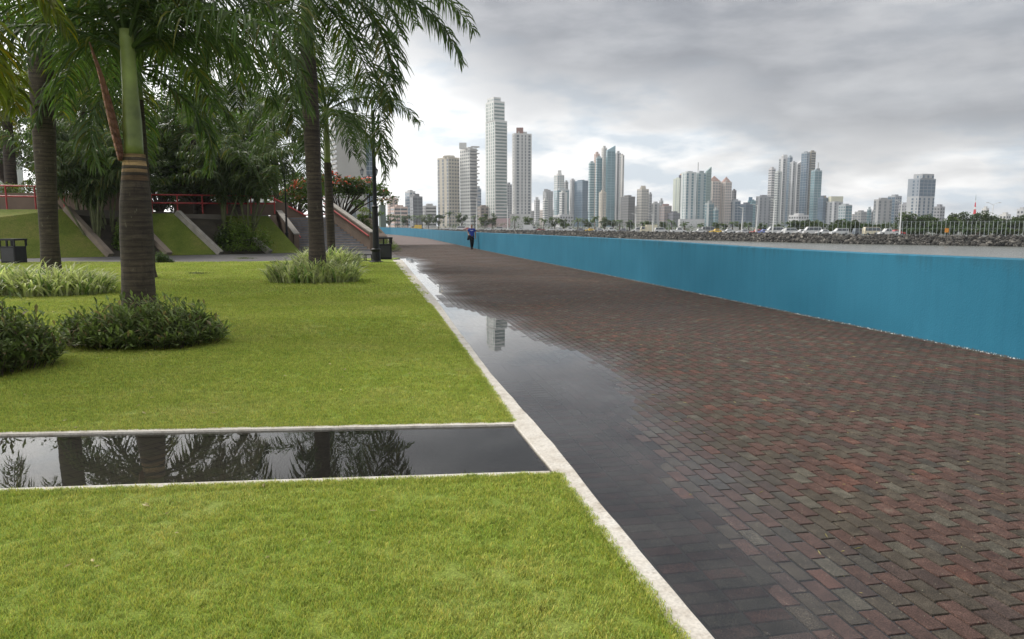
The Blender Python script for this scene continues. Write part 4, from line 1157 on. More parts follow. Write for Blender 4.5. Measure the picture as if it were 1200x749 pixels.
# cut stumps of groundcover in the lawn
for i, (px, py, w) in enumerate(((231, 322, 15), (90, 310, 14), (284, 303.5, 12), (322, 308.5, 8), (408, 360, 0))):
    if not w: continue
    g_ = G(px, py); rr = w * g_.y / 867
    lab = ['flat brownish tuft on the open lawn right of the nearest trunk', 'flat grey green tuft behind the mossy palm bed', 'flat brown tuft near the cross path before the round shrub', 'small flat tuft left of the striped grass beds'][i]
    rnd = random.Random(i); ml = MB()
    for _ in range(14):
        d = Vector((rnd.gauss(0, .45) * rr, rnd.gauss(0, .4) * rr, .03)); k = rnd.uniform(.6, 1.2)
        leafblob(ml, d, (rr * .4, rr * .4, .06), 45, .07, (k * 1.3, k, k), asp=.2, rnd=rnd)
    tag(ml.build('ground_tuft', lf_mid, loc=g_), lab, 'plant', 'flat tufts on the lawn')

# fallen debris on the promenade and lawn
rnd = random.Random(77); ml = MB(); deb = leafmat('dry_leaf', (.20, .17, .05), (.45, .38, .16), trans=.2, scale=9)
for _ in range(420):
    s_ = rnd.uniform(-2.5, 14) ; t_ = rnd.uniform(.1, 6)
    if t_ > interp(WB, s_) - .05 or t_ < interp(PE, s_) - .3: continue
    p = ST(s_, t_, pz(s_, t_) + .003); a_ = rnd.uniform(0, 6.3); l_ = rnd.choice((.006, .009, .014, .035)) ; w_ = l_ * (.2 if l_ > .02 else .6)
    d = Vector((cos(a_), sin(a_), 0)); n_ = Vector((-d.y, d.x, 0))
    ml.add([p - d * l_, p - n_ * w_ * .5, p + d * l_, p + n_ * w_ * .5, p + Vector((0, 0, .003))], [(0, 1, 4), (1, 2, 4), (2, 3, 4), (3, 0, 4)])
for _ in range(150):
    y = rnd.uniform(3.2, 16); x = rnd.uniform(vis_x(y), kerbx(y) - .05)
    if near_in(x) - .1 < y < far_in(x) + .1: continue
    p = Vector((x, y, LZ + .026)); a_ = rnd.uniform(0, 6.3); l_ = rnd.uniform(.012, .035)
    d = Vector((cos(a_), sin(a_), rnd.uniform(-.3, .3))); n_ = Vector((-sin(a_), cos(a_), 0)) * .35
    ml.add([p - d * l_, p - n_ * l_, p + d * l_, p + n_ * l_, p + Vector((0, 0, .006))], [(0, 1, 4), (1, 2, 4), (2, 3, 4), (3, 0, 4)])
tag(ml.build('leaf_litter', deb), 'scattered dry leaf bits on the bricks and the lawn', 'litter', kind='stuff')

# ---------------------------------------------------------------- street furniture
def bin_(base, rz, label):
    root = empty('litter_bin', base, rz, label, 'litter bin', 'black litter bins')
    w, h = .40, 1.12; mb = MB()
    mb.box(-w, -w * .75, .03, w, w * .75, .78); mb.build('body', blackm, root)
    mb = MB()
    for x in (-1, 1):
        for y in (-1, 1): mb.box(x * w - .035, y * w * .75 - .035, .781, x * w + .035, y * w * .75 + .035, 1.04)
    mb.box(-.035, -w * .75 - .033, .781, .035, -w * .75 + .033, 1.04)
    mb.build('corner_post', blackm, root)
    mb = MB(); mb.box(-w - .05, -w * .75 - .05, 1.041, w + .05, w * .75 + .05, h); mb.build('lid', blackm, root)
    mb = MB(); mb.box(-w + .06, -w * .75 - .012, .12, w - .06, -w * .75 - .002, .70); mb.build('door', pmat('black_panel', (.02, .02, .022), rough=.5), root)
    mb = MB(); mb.box(-w - .02, -w * .75 - .02, 0, w + .02, w * .75 + .02, .028); mb.build('base', blackm, root)
    return root
bin_(G(17, 309), -.25, 'black square litter bin with open top at the left edge before the grass bank')
bin_(G(449, 304), .3, 'black litter bin behind the lamp post at the end of the lawn')
# open black frame (seat base)
root = empty('metal_frame', G(428, 306), 0, 'low black open metal frame standing left of the lamp post', 'frame')
mb = MB(); w, d_, h = .36, .22, .30
for x in (-w, 0, w):
    for y in (-d_, d_): mb.box(x - .025, y - .025, .025, x + .025, y + .025, h - .0)
mb.build('upright', blackm, root)
mb = MB(); mb.box(-w - .04, -d_ - .04, h, w + .04, d_ + .04, h + .035); mb.build('top', blackm, root)
mb = MB(); mb.box(-w - .04, -d_ - .03, 0, w + .04, -d_ + .03, .024); mb.box(-w - .04, d_ - .03, 0, w + .04, d_ + .03, .024); mb.build('runner', blackm, root)

glassm = pmat('lantern_glass', (.55, .58, .60), rough=.2, var=.1)
def lamp(base, h, label, arms=2, r=.09, sp=.72):
    root = empty('street_lamp', base, 0, label, 'street lamp', 'black lantern lamp posts'); mb = MB()
    prof = [(0, r * 2.6), (.06, r * 2.6), (.10, r * 1.7), (.5, r * 1.5), (.62, r * 1.9), (.68, r * 1.2), (h * .32, r), (h * .33, r * 1.3), (h * .34, r * .75), (h - 1.2, r * .6), (h - .9, r * .55)]
    mb.tube([(0, 0, z) for z, _ in prof], [q for _, q in prof], 14); mb.build('pole', blackm, root, smooth=False)
    for s_ in ((-1, 1) if arms == 2 else (0,)):
        x = s_ * sp
        if s_:
            mb = MB(); mb.tube([(0, 0, h - 1.5), (x * .35, 0, h - 1.42), (x * .75, 0, h - 1.28), (x, 0, h - 1.05), (x, 0, h - .92)], .028, 8)
            mb.tube([(0, 0, h - 1.1), (x * .5, 0, h - 1.15), (x * .8, 0, h - 1.3)], .018, 6); mb.build('arm', blackm, root)
        mb = MB(); z0 = h - .92
        mb.tube([(x, 0, z0), (x, 0, z0 + .42)], [.10, .19], 6); ln = mb.build('lantern', glassm, root)
        mb = MB(); mb.tube([(x, 0, z0 + .421), (x, 0, z0 + .46), (x, 0, z0 + .62), (x, 0, z0 + .68), (x, 0, z0 + .80)], [.24, .22, .07, .04, .012], 8)
        for k in range(6):
            a_ = 2 * pi * k / 6 + .0; mb.tube([(x + .102 * cos(a_), .102 * sin(a_), z0), (x + .192 * cos(a_), .192 * sin(a_), z0 + .42)], .012, 4)
        mb.tube([(x, 0, z0 - .06), (x, 0, z0 - .001)], [.05, .115], 8)
        mb.build('cap', blackm, ln)
    return root
lamp(G(441, 308), 7.75, 'black double lantern lamp post standing at the far corner of the lawn', r=.125, sp=.78)
lamp(Vector((ex(434, 78), 78, 0)), 7.9, 'black double lantern lamp post farther off just left of the front one', sp=.75)
lamp(gline(323) + Vector((0, 2.2, .6)), 5.3, 'thin black lamp post on the bank left of the stairway', arms=1, r=.06)
lamp(Vector((ex(340.5, 74), 74, 2.1)), 5.4, 'thin black double lantern post behind the head of the stairway', r=.06, sp=.45)

# ---------------------------------------------------------------- the walker
def skin_obj(name, joints, bones, mat, parent, sub=2, smooth=True):
    me = bpy.data.meshes.new(name); me.from_pydata([j[0] for j in joints], bones, [])
    o = bpy.data.objects.new(name, me); COL.objects.link(o); o.parent = parent
    md = o.modifiers.new('skin', 'SKIN'); md.use_smooth_shade = True
    if not me.skin_vertices: return o
    for i, j in enumerate(joints):
        r_ = j[1]; me.skin_vertices[0].data[i].radius = (r_, r_) if isinstance(r_, (int, float)) else r_
    me.skin_vertices[0].data[0].use_root = True
    sb = o.modifiers.new('sub', 'SUBSURF'); sb.levels = sb.render_levels = sub
    me.materials.append(mat)
    return o
skinm = pmat('skin', (.30, .16, .10), rough=.6, var=.1)
shirtm = pmat('blue_shirt', (.012, .035, .24), rough=.8, var=.3, scale=6)
trousm = pmat('black_cloth', (.012, .012, .014), rough=.9, var=.3)
pb = G(553, 292.3)
pr = empty('person', pb, radians(0), 'person in blue T-shirt and black trousers walking along the wall, jacket over one arm', 'person')
# facing the camera (-y); image left is -x
J = [((0, 0, .98), (.15, .105)), ((0, 0, 1.15), (.145, .10)), ((0, 0, 1.36), (.17, .11)), ((0, 0, 1.47), (.10, .08)), ((0, -.01, 1.56), .055), ((0, -.02, 1.66), (.075, .09)), ((0, -.02, 1.76), (.07, .085)),
     ((-.19, 0, 1.43), .062), ((-.27, .03, 1.17), .048), ((-.20, -.16, 1.02), .038), ((-.15, -.22, 1.02), (.035, .02)),
     ((.19, 0, 1.43), .062), ((.26, .03, 1.16), .048), ((.27, -.06, .92), .036), ((.27, -.09, .83), (.022, .038)),
     ((-.09, 0, .90), .092), ((-.06, -.05, .50), .062), ((-.03, .02, .09), .042), ((-.03, -.12, .045), (.045, .035)),
     ((.09, 0, .90), .092), ((.08, .02, .50), .062), ((.03, .22, .15), .042), ((.03, .13, .06), (.045, .035))]
Bn = [(0, 1), (1, 2), (2, 3), (3, 4), (4, 5), (5, 6), (2, 7), (7, 8), (8, 9), (9, 10), (2, 11), (11, 12), (12, 13), (13, 14), (0, 15), (15, 16), (16, 17), (17, 18), (0, 19), (19, 20), (20, 21), (21, 22)]
skin_obj('body', J, Bn, skinm, pr)
def grow(j, k): return (j[0], tuple(q + k for q in j[1]) if isinstance(j[1], tuple) else j[1] + k)
Js = [grow(J[0], .03), grow(J[1], .035), grow(J[2], .03), grow((( 0, 0, 1.46), (.10, .08)), .012), grow(J[7], .022), grow(((-.245, .02, 1.25), .052), .02), grow(J[11], .022), grow(((.24, .02, 1.25), .052), .02), grow(((0, 0, .90), (.165, .12)), .02)]
skin_obj('shirt', Js, [(0, 1), (1, 2), (2, 3), (2, 4), (4, 5), (2, 6), (6, 7), (0, 8)], shirtm, pr)
Jt = [grow(((0, 0, .95), (.15, .105)), .012)] + [grow(J[i], .014) for i in (15, 16, 17, 19, 20, 21)]
skin_obj('trousers', Jt, [(0, 1), (1, 2), (2, 3), (0, 4), (4, 5), (5, 6)], trousm, pr)
for x, y, z in ((-.03, -.05, .045), (.03, .19, .075)):
    skin_obj('shoe', [((x, y + .05, z + .01), (.066, .062)), ((x, y - .13, z + .004), (.062, .048)), ((x, y + .12, z + .02), (.05, .05))], [(0, 1), (0, 2)], trousm, pr, 2)
skin_obj('hair', [((0, .03, 1.76), (.078, .075)), ((0, .045, 1.69), (.07, .05))], [(0, 1)], pmat('hair', (.012, .01, .01)), pr)
mb = MB()
for s_ in (-.028, .028): mb.tube([(s_, -.105, 1.70), (s_, -.115, 1.70)], .010, 6)
mb.tube([(-.03, -.108, 1.635), (.03, -.108, 1.635)], .006, 5); mb.build('eyes', trousm, pr)
mb = MB(); mb.tube([(0, -.10, 1.70), (0, -.135, 1.665), (0, -.10, 1.66)], [.008, .016, .01], 6); mb.build('nose', skinm, pr)
mb = MB()
for s_ in (-1, 1):
    for k in range(4):                                  # fingers
        bx = s_ * .27 if s_ > 0 else -.13; 
        if s_ > 0: mb.tube([(.255 + .012 * k, -.10, .80), (.25 + .013 * k, -.115, .755), (.245 + .013 * k, -.10, .725)], [.009, .008, .006], 5)
        else: mb.tube([(-.13, -.235, 1.0 + .012 * k), (-.09, -.25, 1.0 + .012 * k), (-.07, -.23, .99 + .012 * k)], [.009, .008, .006], 5)
    if s_ > 0: mb.tube([(.25, -.11, .85), (.235, -.14, .80), (.235, -.14, .775)], [.011, .01, .007], 5)
    else: mb.tube([(-.15, -.22, 1.05), (-.12, -.24, 1.075), (-.10, -.24, 1.07)], [.011, .01, .007], 5)
mb.build('fingers', skinm, pr, smooth=True)
mb = MB(); fm = pmat('shirt_print', (.75, .75, .78))
for k, (x, w) in enumerate(((-.085, .022), (-.055, .018), (-.03, .022), (0, .016), (.022, .02), (.048, .018), (.072, .022))):
    mb.box(x, -.162, 1.335 + .004 * (k % 2), x + w, -.156, 1.375 - .006 * (k % 3))
mb.build('shirt_print', fm, pr)
jk = skin_obj('dark_jacket', [((-.20, -.16, 1.05), (.10, .07)), ((-.22, -.17, .90), (.13, .08)), ((-.24, -.15, .72), (.11, .07)), ((-.31, -.14, .66), (.06, .04)), ((-.13, -.17, .80), (.11, .07)), ((-.10, -.16, .70), (.06, .05))],
              [(0, 1), (1, 2), (2, 3), (1, 4), (4, 5)], trousm, None)
jk.location = pb; tag(jk, 'dark jacket draped over the forearm of the walking person', 'jacket')

# ---------------------------------------------------------------- skyline
def glassmat(name, col, rough=.15, metal=0.0):
    return pmat(name, col, rough=rough, var=.25, scale=.06, spec=.8, metal=metal)
GL = {'dark': glassmat('window_dark', (.07, .08, .09)), 'grey': glassmat('window_grey', (.17, .19, .20)), 'teal': glassmat('window_teal', (.12, .22, .25)),
      'blue': glassmat('window_blue', (.08, .13, .18)), 'pale': glassmat('window_pale', (.30, .36, .37)), 'green': glassmat('window_green', (.20, .27, .25))}
def wallmat(c): return pmat('facade_%d_%d_%d' % tuple(int(q * 100) for q in c), c, rough=.8, var=.10, scale=.05)
def facewin(mw, p, d, n, w, z0, z1, style, fl, balc=None, wallmb=None):
    nf = max(1, int((z1 - z0 - 1.5) / fl)); fh = (z1 - z0 - 1.5) / nf
    e = n * .12
    def Q(a, b_, za, zb): mw.quad(*(Vector((p.x + d.x * q + e.x, p.y + d.y * q + e.y, zz)) for q, zz in ((a, za), (b_, za), (b_, zb), (a, zb))))
    nc = max(2, min(12, int(w / 3.6)))
    for i in range(nf):
        za = z0 + i * fh
        if style == 'grid':
            for k in range(nc): Q((k + .22) * w / nc, (k + .78) * w / nc, za + fh * .32, za + fh * .82)
        elif style == 'band': Q(w * .04, w * .96, za + fh * .38, za + fh * .85)
        elif style == 'vert':
            for k in range(0, nc):
                if k % 2 == 0: Q((k + .12) * w / nc, (k + .92) * w / nc, za + fh * .12, za + fh * .92)
        elif style == 'vert2':
            for f0, f1 in ((.12, .26), (.40, .47), (.60, .67), (.80, .93)): Q(f0 * w, f1 * w, za + fh * .16, za + fh * .9)
        elif style == 'glass':
            nk = max(2, min(8, int(w / 6)))
            for k in range(nk): Q((k + .05) * w / nk, (k + .95) * w / nk, za + fh * .10, za + fh * .96)
        elif style == 'slot':
            Q(w * .42, w * .58, za + fh * .2, za + fh * .85)
            Q(w * .80, w * .88, za + fh * .2, za + fh * .85)
        if balc and wallmb:
            out = n * balc; a, b_ = (.02 * w, .98 * w)
            A0 = Vector((p.x + d.x * a, p.y + d.y * a, 0)); B0 = Vector((p.x + d.x * b_, p.y + d.y * b_, 0))
            wallmb.prism([(v.x, v.y) for v in (A0 + n * .01, B0 + n * .01, B0 + out, A0 + out)], za - .05, za + fh * .30)
def bld(label, x0, x1, yt, Y, col, ls='grid', rs='grid', gl='dark', split=.3, th=25, fl=3.5, caps=(), cut=0, cat='building', name='tower_block', balc=(None, None), group='skyline towers across the bay', base=LAND, podium=None, taper=0):
    xs = x0 + (x1 - x0) * split; th = radians(th)
    root = empty(name, (ex(xs, Y), Y, base), 0, label, cat, group)
    wl_, wr_ = (xs - x0) / 867 * Y, (x1 - xs) / 867 * Y
    zt = V(xs, yt, Y).z - base
    dr = Vector((cos(th), sin(th), 0)); dl = Vector((-sin(th), cos(th), 0))
    lr, ll = wr_ / cos(th), max(wl_ / sin(th), 2)
    # widen for depth
    lr *= 1 + lr * sin(th) / Y; ll *= 1 + ll * cos(th) / Y
    C = Vector((0, 0, 0)); B_ = dr * lr; A_ = dl * ll; D_ = A_ + B_
    mw, mg = MB(), MB()
    P = [(0, 0), (B_.x, B_.y), (D_.x, D_.y), (A_.x, A_.y)]
    zz = [zt, zt + cut, zt + cut, zt]
    mw.prism(P, 0, zz)
    facewin(mg, C, dr, Vector((sin(th), -cos(th), 0)), lr, 1, zt + min(0, cut), rs, fl, balc[1], mw)
    facewin(mg, A_, -dl, Vector((-cos(th), -sin(th), 0)), ll, 1, zt, ls, fl, balc[0], mw)
    me = mw.mesh('walls', wallmat(col)); nw = len(mw.f)
    mw2 = MB(); mw2.v = mw.v + mg.v; mw2.f = mw.f + [tuple(i + len(mw.v) for i in f) for f in mg.f]; mw2.c = [None] * len(mw2.f)
    o = mw2.build('walls', wallmat(col), root); o.data.materials.append(GL[gl])
    idx = [0] * nw + [1] * len(mg.f); o.data.polygons.foreach_set('material_index', idx)
    # parapet and plant rooms
    if cut == 0:
        mp_ = MB(); c0 = D_ * .5; hw = .32
        q = [c0 + (A_ - c0) * .5 * s1 + (B_ - c0) * .5 * s2 for s1, s2 in ((0, -1), (1, 0), (0, 1), (-1, 0))]
        q = [D_ * f + (A_ - B_) * g_ for f, g_ in ((.25, 0), (.5, .25), (.75, 0), (.5, -.25))]
        rr = random.Random(int(x0 * 7)); hh = rr.uniform(1.2, 3)
        mp_.prism([(v.x, v.y) for v in q][::-1], zt + .01, zt + hh); mp_.build('plant_room', wallmat(tuple(c * .85 for c in col)), root)
    for (nm, cx0, cx1, cy, cc) in caps:
        a, b_ = (cx0 - xs) / 867 * Y, (cx1 - xs) / 867 * Y; zc = V(xs, cy, Y).z - base
        oy = (a + b_) / 2 * tan(th) if (a + b_) > 0 else 0
        m_ = MB(); dp = max(3, min(10, (b_ - a) * .6)); m_.box(a, oy + 2, zt - .5 if nm != 'mast' else zt, b_, oy + 2 + dp, zc); m_.build(nm, wallmat(cc), root)
    if podium:
        a, b_, py_, pc = podium; a, b_ = (a - xs) / 867 * Y, (b_ - xs) / 867 * Y; zc = V(xs, py_, Y).z - base
        m_ = MB(); m_.box(a, -14, 0, b_, -3, zc); m_.build('podium', wallmat(pc), root)
    return root
WH, BE, GR, PK, DK = (.62, .61, .58), (.52, .47, .39), (.34, .34, .34), (.56, .42, .36), (.12, .125, .13)
LG = (.48, .48, .48)
bld('small pale pink block at the far left of the skyline', 453, 466, 232, 900, PK, 'grid', 'grid')
bld('low wide pinkish block in front of the small pale pink one', 456, 477, 242, 820, PK, 'band', 'band')
bld('grey white block beside the dark grey one left of the beige tower', 473, 487, 224, 880, LG, 'glass', 'grid', 'blue', split=.55)
bld('dark grey slab beside the lamp post end of the skyline', 480, 495, 230, 830, (.2, .2, .21), 'glass', 'glass', 'dark')
bld('low grey block between the dark slab and the beige tower', 494, 511, 241, 840, LG, 'grid', 'band')
bld('beige apartment tower, leftmost of the four tall ones', 512, 538.3, 184, 800, BE, 'vert', 'grid', 'grey', split=.55, th=40, caps=(('roof_block', 521, 533, 182, BE),))
r_ = bld('white tower with jagged stacked balconies right of the beige tower', 538.6, 559, 173.5, 790, WH, 'grid', 'band', 'grey', split=.6, th=35, caps=(('lift_tower', 538.8, 547, 167, WH),))
mb = MB(); Yk = 790; xs = 538.6 + 20.4 * .6; t35 = radians(35); W6 = (559 - xs) / 867 * Yk / cos(t35)
for i in range(23):                                   # jagged balconies
    z = 8 + i * 3.45; f = .55 if i % 2 else 1.0
    d = Vector((cos(t35), sin(t35), 0)); n = Vector((sin(t35), -cos(t35), 0))
    a_, b_ = d * W6 * .15, d * W6 * (.98 if i % 2 else .98)
    mb.prism([(v.x, v.y) for v in (a_ + n * .2, b_ + n * .2, b_ + n * (2.6 if i % 2 else 5.6), a_ + n * 1.2)], z, z + 1.3)
mb.build('balconies', wallmat((.40, .38, .36)), r_)
bld('slim blue grey tower peeping out right of the jagged balcony tower', 557.5, 564, 221, 980, (.35, .37, .4), 'band', 'band', 'blue')
bld('low brown block at the foot of the tallest white tower', 559, 573, 242, 860, (.30, .25, .21), 'grid', 'grid', 'dark')
# tallest tower, two stages
r_ = bld('tallest white tower of the skyline with a stepped top', 568.8, 594.2, 141, 850, (.66, .66, .63), 'vert2', 'band', 'green', split=.45, th=30, fl=3.6, balc=(None, 1.1), podium=(572, 598, 256, (.52, .36, .36)))
xs = 568.8 + 25.4 * .45; q = 850 / 867
def stage(root, xs, Y, x0, x1, y0, y1, col, gl, th, split, style=('vert2', 'band'), base=LAND):
    """upper stage stacked on a tower root whose corner is at pixel xs"""
    th = radians(th); z0, z1 = V(xs, y0, Y).z - base, V(xs, y1, Y).z - base; c = x0 + (x1 - x0) * split
    C = Vector(((c - xs) / 867 * Y, .9, 0)); dr = Vector((cos(th), sin(th), 0)); dl = Vector((-sin(th), cos(th), 0))
    lr = (x1 - c) / 867 * Y / cos(th); ll = (c - x0) / 867 * Y / sin(th)
    B_, A_ = C + dr * lr, C + dl * ll; mw, mg = MB(), MB()
    mw.prism([(v.x, v.y) for v in (C, B_, A_ + dr * lr, A_)], z0 + .02, z1)
    facewin(mg, C, dr, Vector((sin(th), -cos(th), 0)), lr, z0, z1, style[1], 3.6); facewin(mg, A_, -dl, Vector((-cos(th), -sin(th), 0)), ll, z0, z1, style[0], 3.6)
    nw = len(mw.f); mg_f = [tuple(i + len(mw.v) for i in f) for f in mg.f]
    m2_ = MB(); m2_.v = mw.v + mg.v; m2_.f = mw.f + mg_f; m2_.c = [None] * len(m2_.f)
    o = m2_.build('upper_stage', wallmat(col), root); o.data.materials.append(GL[gl]); o.data.polygons.foreach_set('material_index', [0] * nw + [1] * len(mg_f))
stage(r_, xs, 850, 568.9, 591.5, 141, 118, (.66, .66, .63), 'green', 30, .45)
stage(r_, xs, 850, 571, 587, 118, 113.5, (.66, .66, .63), 'pale', 30, .5)
bld('grey tower half hidden between the two tall white towers', 592, 600, 216, 1150, GR, 'grid', 'grid')
bld('tall white tower with a red brown block on its roof', 600.3, 622.8, 156, 870, (.62, .61, .59), 'slot', 'vert2', 'grey', split=.12, th=20, balc=(None, None), caps=(('roof_block', 605, 613, 149, (.28, .15, .12)),), podium=(597, 622, 251, (.58, .57, .55)))
BS = 'skyline towers across the bay'
bld('small round topped grey tower right of the two tallest towers', 626, 632.5, 234, 1250, LG, 'grid', 'grid', caps=(('roof_block', 627.5, 631, 231, LG),))
bld('hazy dark grey tower with a rounded shoulder', 636.3, 648, 224, 1300, GR, 'grid', 'grid', 'grey', caps=(('roof_block', 637.5, 642, 221.5, GR),))
bld('short white block in front of the hazy dark grey tower', 636.2, 642, 234, 1200, WH, 'band', 'band', 'grey')
bld('white stepped tower with a narrow spire block', 649.3, 661, 205, 1250, WH, 'grid', 'grid', 'teal', caps=(('spire', 653.5, 657.5, 199.5, WH),))
bld('narrow grey tower behind the white stepped tower', 661, 665.6, 213, 1280, GR, 'grid', 'grid')
bld('teal framed glass block under the white stepped tower', 649.2, 667, 222, 1180, (.5, .53, .54), 'glass', 'glass', 'teal', split=.2, th=15)
bld('white apartment block in front of the teal framed block', 655.5, 664.5, 225, 1120, WH, 'band', 'vert', 'grey')
bld('pale grey windowless slab left of the dark blue glass tower', 667.6, 673.6, 210.5, 1120, LG, 'slot', 'slot', 'grey')
bld('dark blue glass office tower with a flat top', 673.7, 689, 211.5, 1100, (.14, .2, .25), 'glass', 'glass', 'blue', split=.55)
bld('low white podium block with a grey roof under the dark blue tower', 649, 672, 252, 1000, (.5, .5, .5), 'grid', 'grid')
bld('teal balcony tower, left one of the tight cluster', 689.3, 696.5, 190.5, 1080, (.38, .46, .47), 'band', 'band', 'teal', split=.2)
bld('slim pinkish tower in the tight cluster', 695.5, 702, 180, 1120, PK, 'slot', 'slot', 'grey')
bld('blue green glass tower between the pinkish and the beige slab', 697.5, 705, 184.5, 1060, (.4, .48, .5), 'band', 'glass', 'teal', split=.15)
bld('tall beige slab in the middle of the tight cluster', 704, 710.2, 173, 1070, (.58, .56, .52), 'slot', 'slot', 'grey')
bld('tall blue glass tower with a slanting pointed top', 709.5, 720, 176, 1050, (.25, .38, .43), 'glass', 'glass', 'teal', split=.1, th=12, cut=6.5)
bld('short beige tower in front of the tall beige slab', 702, 710.3, 225, 1000, BE, 'slot', 'slot', 'grey', caps=(('roof_block', 705, 708, 223, BE),))
bld('pale grey tower on the right side of the tight cluster', 720, 726.5, 179, 1100, LG, 'vert', 'vert', 'grey')
bld('pale grey lower tower at the right end of the tight cluster', 725.5, 730.3, 181.8, 1090, (.55, .53, .5), 'vert', 'vert', 'grey', split=.6)
bld('dark hotel slab right of the tight cluster', 729, 744.2, 230.3, 1020, (.17, .165, .16), 'grid', 'grid', 'dark', split=.45)
bld('beige apartment tower with a small roof block right of the dark hotel slab', 747, 760.2, 221.5, 1010, (.48, .45, .40), 'grid', 'grid', 'grey', split=.3, caps=(('roof_block', 751, 756, 217.5, BE),))
bld('narrow grey tower behind the beige apartment tower', 759.8, 763.5, 227, 1060, GR, 'grid', 'grid')
bld('low pale grey office block with vertical ribs', 763.8, 773, 238, 1030, LG, 'vert', 'vert', 'grey')
bld('slim pale tower beside the ribbed office block', 772.5, 777, 235, 1050, LG, 'grid', 'grid', 'grey')
bld('brown grey block with a curved crown left of the gold tipped tower', 774, 787.5, 241, 990, (.33, .27, .25), 'grid', 'grid', 'grey', caps=(('crown', 777, 784, 239, (.33, .2, .18)),))
r_ = bld('pale green tower with a dark neck and a golden tip', 790, 800, 209, 1150, (.52, .55, .47), 'slot', 'band', 'pale', split=.5, caps=(('neck', 795, 800, 205, (.13, .13, .17)), ('golden_tip', 796.8, 800.2, 203.6, (.75, .42, .08))))
bld('dark low blocks at the foot of the gold tipped tower', 784, 798.5, 249.5, 980, (.16, .16, .18), 'grid', 'grid')
bld('teal glass twin tower with a white left edge', 799, 815.5, 201.5, 960, (.55, .58, .57), 'slot', 'vert', 'teal', split=.22, th=20, podium=(794, 830, 257, (.5, .5, .5)))
bld('teal glass twin tower beside the sail topped slab', 815.2, 827, 202.5, 970, (.36, .42, .42), 'vert', 'vert', 'teal', split=.1, caps=(('mast', 816.6, 817, 190, GR),))
bld('slim dark teal slab ending in a pointed sail', 825.5, 832, 201, 990, (.22, .3, .29), 'band', 'band', 'green', split=.1, th=10, cut=6)
for (x0, x1, yt, yp, lab) in ((829, 844.5, 212, 207, 'pink and beige gabled tower, left one of the twins'), (844.7, 857, 213, 208, 'pink and beige gabled tower, right one of the twins')):
    r_ = bld(lab, x0, x1, yt, 1000, (.56, .49, .44), 'slot', 'grid', 'grey', split=.3)
    Y = 1000; xs = x0 + (x1 - x0) * .3; zt = V(xs, yt, Y).z - LAND; zp = V(xs, yp - 1.5, Y).z - LAND
    a_, b_ = (x0 + 2 - xs) / 867 * Y, (x1 - 1 - xs) / 867 * Y; mb = MB()
    mb.add([(a_, 3, zt + .02), (b_, 5, zt + .02), (b_, 15, zt + .02), (a_, 15, zt + .02), ((a_ + b_) / 2, 9, zp)], [(0, 1, 4), (1, 2, 4), (2, 3, 4), (3, 0, 4), (3, 2, 1, 0)]); mb.build('gabled_roof', wallmat((.38, .24, .20)), r_)
bld('teal and grey block in front of the left gabled twin', 827, 837, 238, 930, (.35, .38, .38), 'vert', 'glass', 'teal')
bld('lower teal glass block in front of the left gabled twin', 836, 842, 245, 925, (.40, .44, .44), 'glass', 'glass', 'teal')
bld('dark tower behind the right gabled twin', 857, 862, 223, 1080, (.15, .14, .14), 'band', 'band')
bld('blue grey tower with a sloping shoulder right of the gabled twins', 857, 868, 235, 1000, (.36, .39, .42), 'vert', 'glass', 'blue')
bld('dark blue glass block in the gap of the skyline', 869, 883, 239, 1010, (.14, .17, .21), 'band', 'glass', 'blue')
bld('teal block with a small sail in the gap of the skyline', 877, 886.5, 235, 1080, (.18, .32, .36), 'band', 'band', 'teal', caps=(('sail', 877.2, 881, 231, (.1, .2, .3)),))
bld('grey office tower with a slanted top left of the big right cluster', 886.5, 904.3, 230, 980, (.30, .31, .33), 'vert', 'vert', 'grey', split=.15)
CG = (.46, .47, .48)
bld('slim leaning white tower at the left of the big right cluster', 899.5, 907, 197.5, 1100, (.55, .53, .53), 'band', 'band', 'grey')
bld('slim grey green tower in the big right cluster', 907, 914.5, 201, 1080, (.48, .50, .48), 'band', 'vert', 'grey')
bld('tall pale tower with an open crown in the big right cluster', 911.5, 921, 185, 1120, (.53, .53, .53), 'vert', 'vert', 'grey', caps=(('crown', 915, 920, 181, (.6, .6, .6)),))
bld('tall slab with a blue edge beside the open crown tower', 920.5, 925.7, 183.5, 1110, (.32, .38, .42), 'glass', 'glass', 'blue')
bld('grey vertically striped tower in the big right cluster', 924, 931, 190, 1090, CG, 'vert', 'vert', 'grey')
bld('pale tower with a slanting roof in the big right cluster', 929.5, 938.8, 192, 1100, CG, 'vert', 'vert', 'grey', cut=5, split=.2, th=15)
bld('round topped slim blue glass tower in the big right cluster', 938.2, 945.5, 178.5, 1070, (.30, .33, .36), 'glass', 'vert', 'blue', split=.5)
bld('tall brown slab, highest of the big right cluster', 945, 953, 177.5, 1075, (.30, .27, .22), 'slot', 'band', 'dark', split=.2)
bld('teal glass tower with a ball and mast on its roof', 949.5, 962, 199.5, 1050, (.30, .38, .41), 'glass', 'glass', 'teal', split=.2, caps=(('roof_block', 956, 959, 197, DK), ('mast', 957.2, 957.6, 190, GR)))
bld('pale low building at the foot of the big right cluster', 929, 950, 252, 930, (.55, .55, .55), 'grid', 'grid')
bld('dark blue glass block right of the teal tower with the mast', 960, 971, 231.5, 1000, (.13, .16, .20), 'glass', 'glass', 'blue', caps=(('roof_block', 965, 968, 230, (.4, .3, .2)),))
bld('grey block with a pale yellowish cap', 971, 989, 236, 990, CG, 'vert', 'vert', 'grey', caps=(('cap', 974, 988, 230, (.55, .54, .42)),))
bld('grey teal block right of the yellow capped one', 985.5, 999.5, 240, 960, (.42, .45, .46), 'grid', 'glass', 'teal')
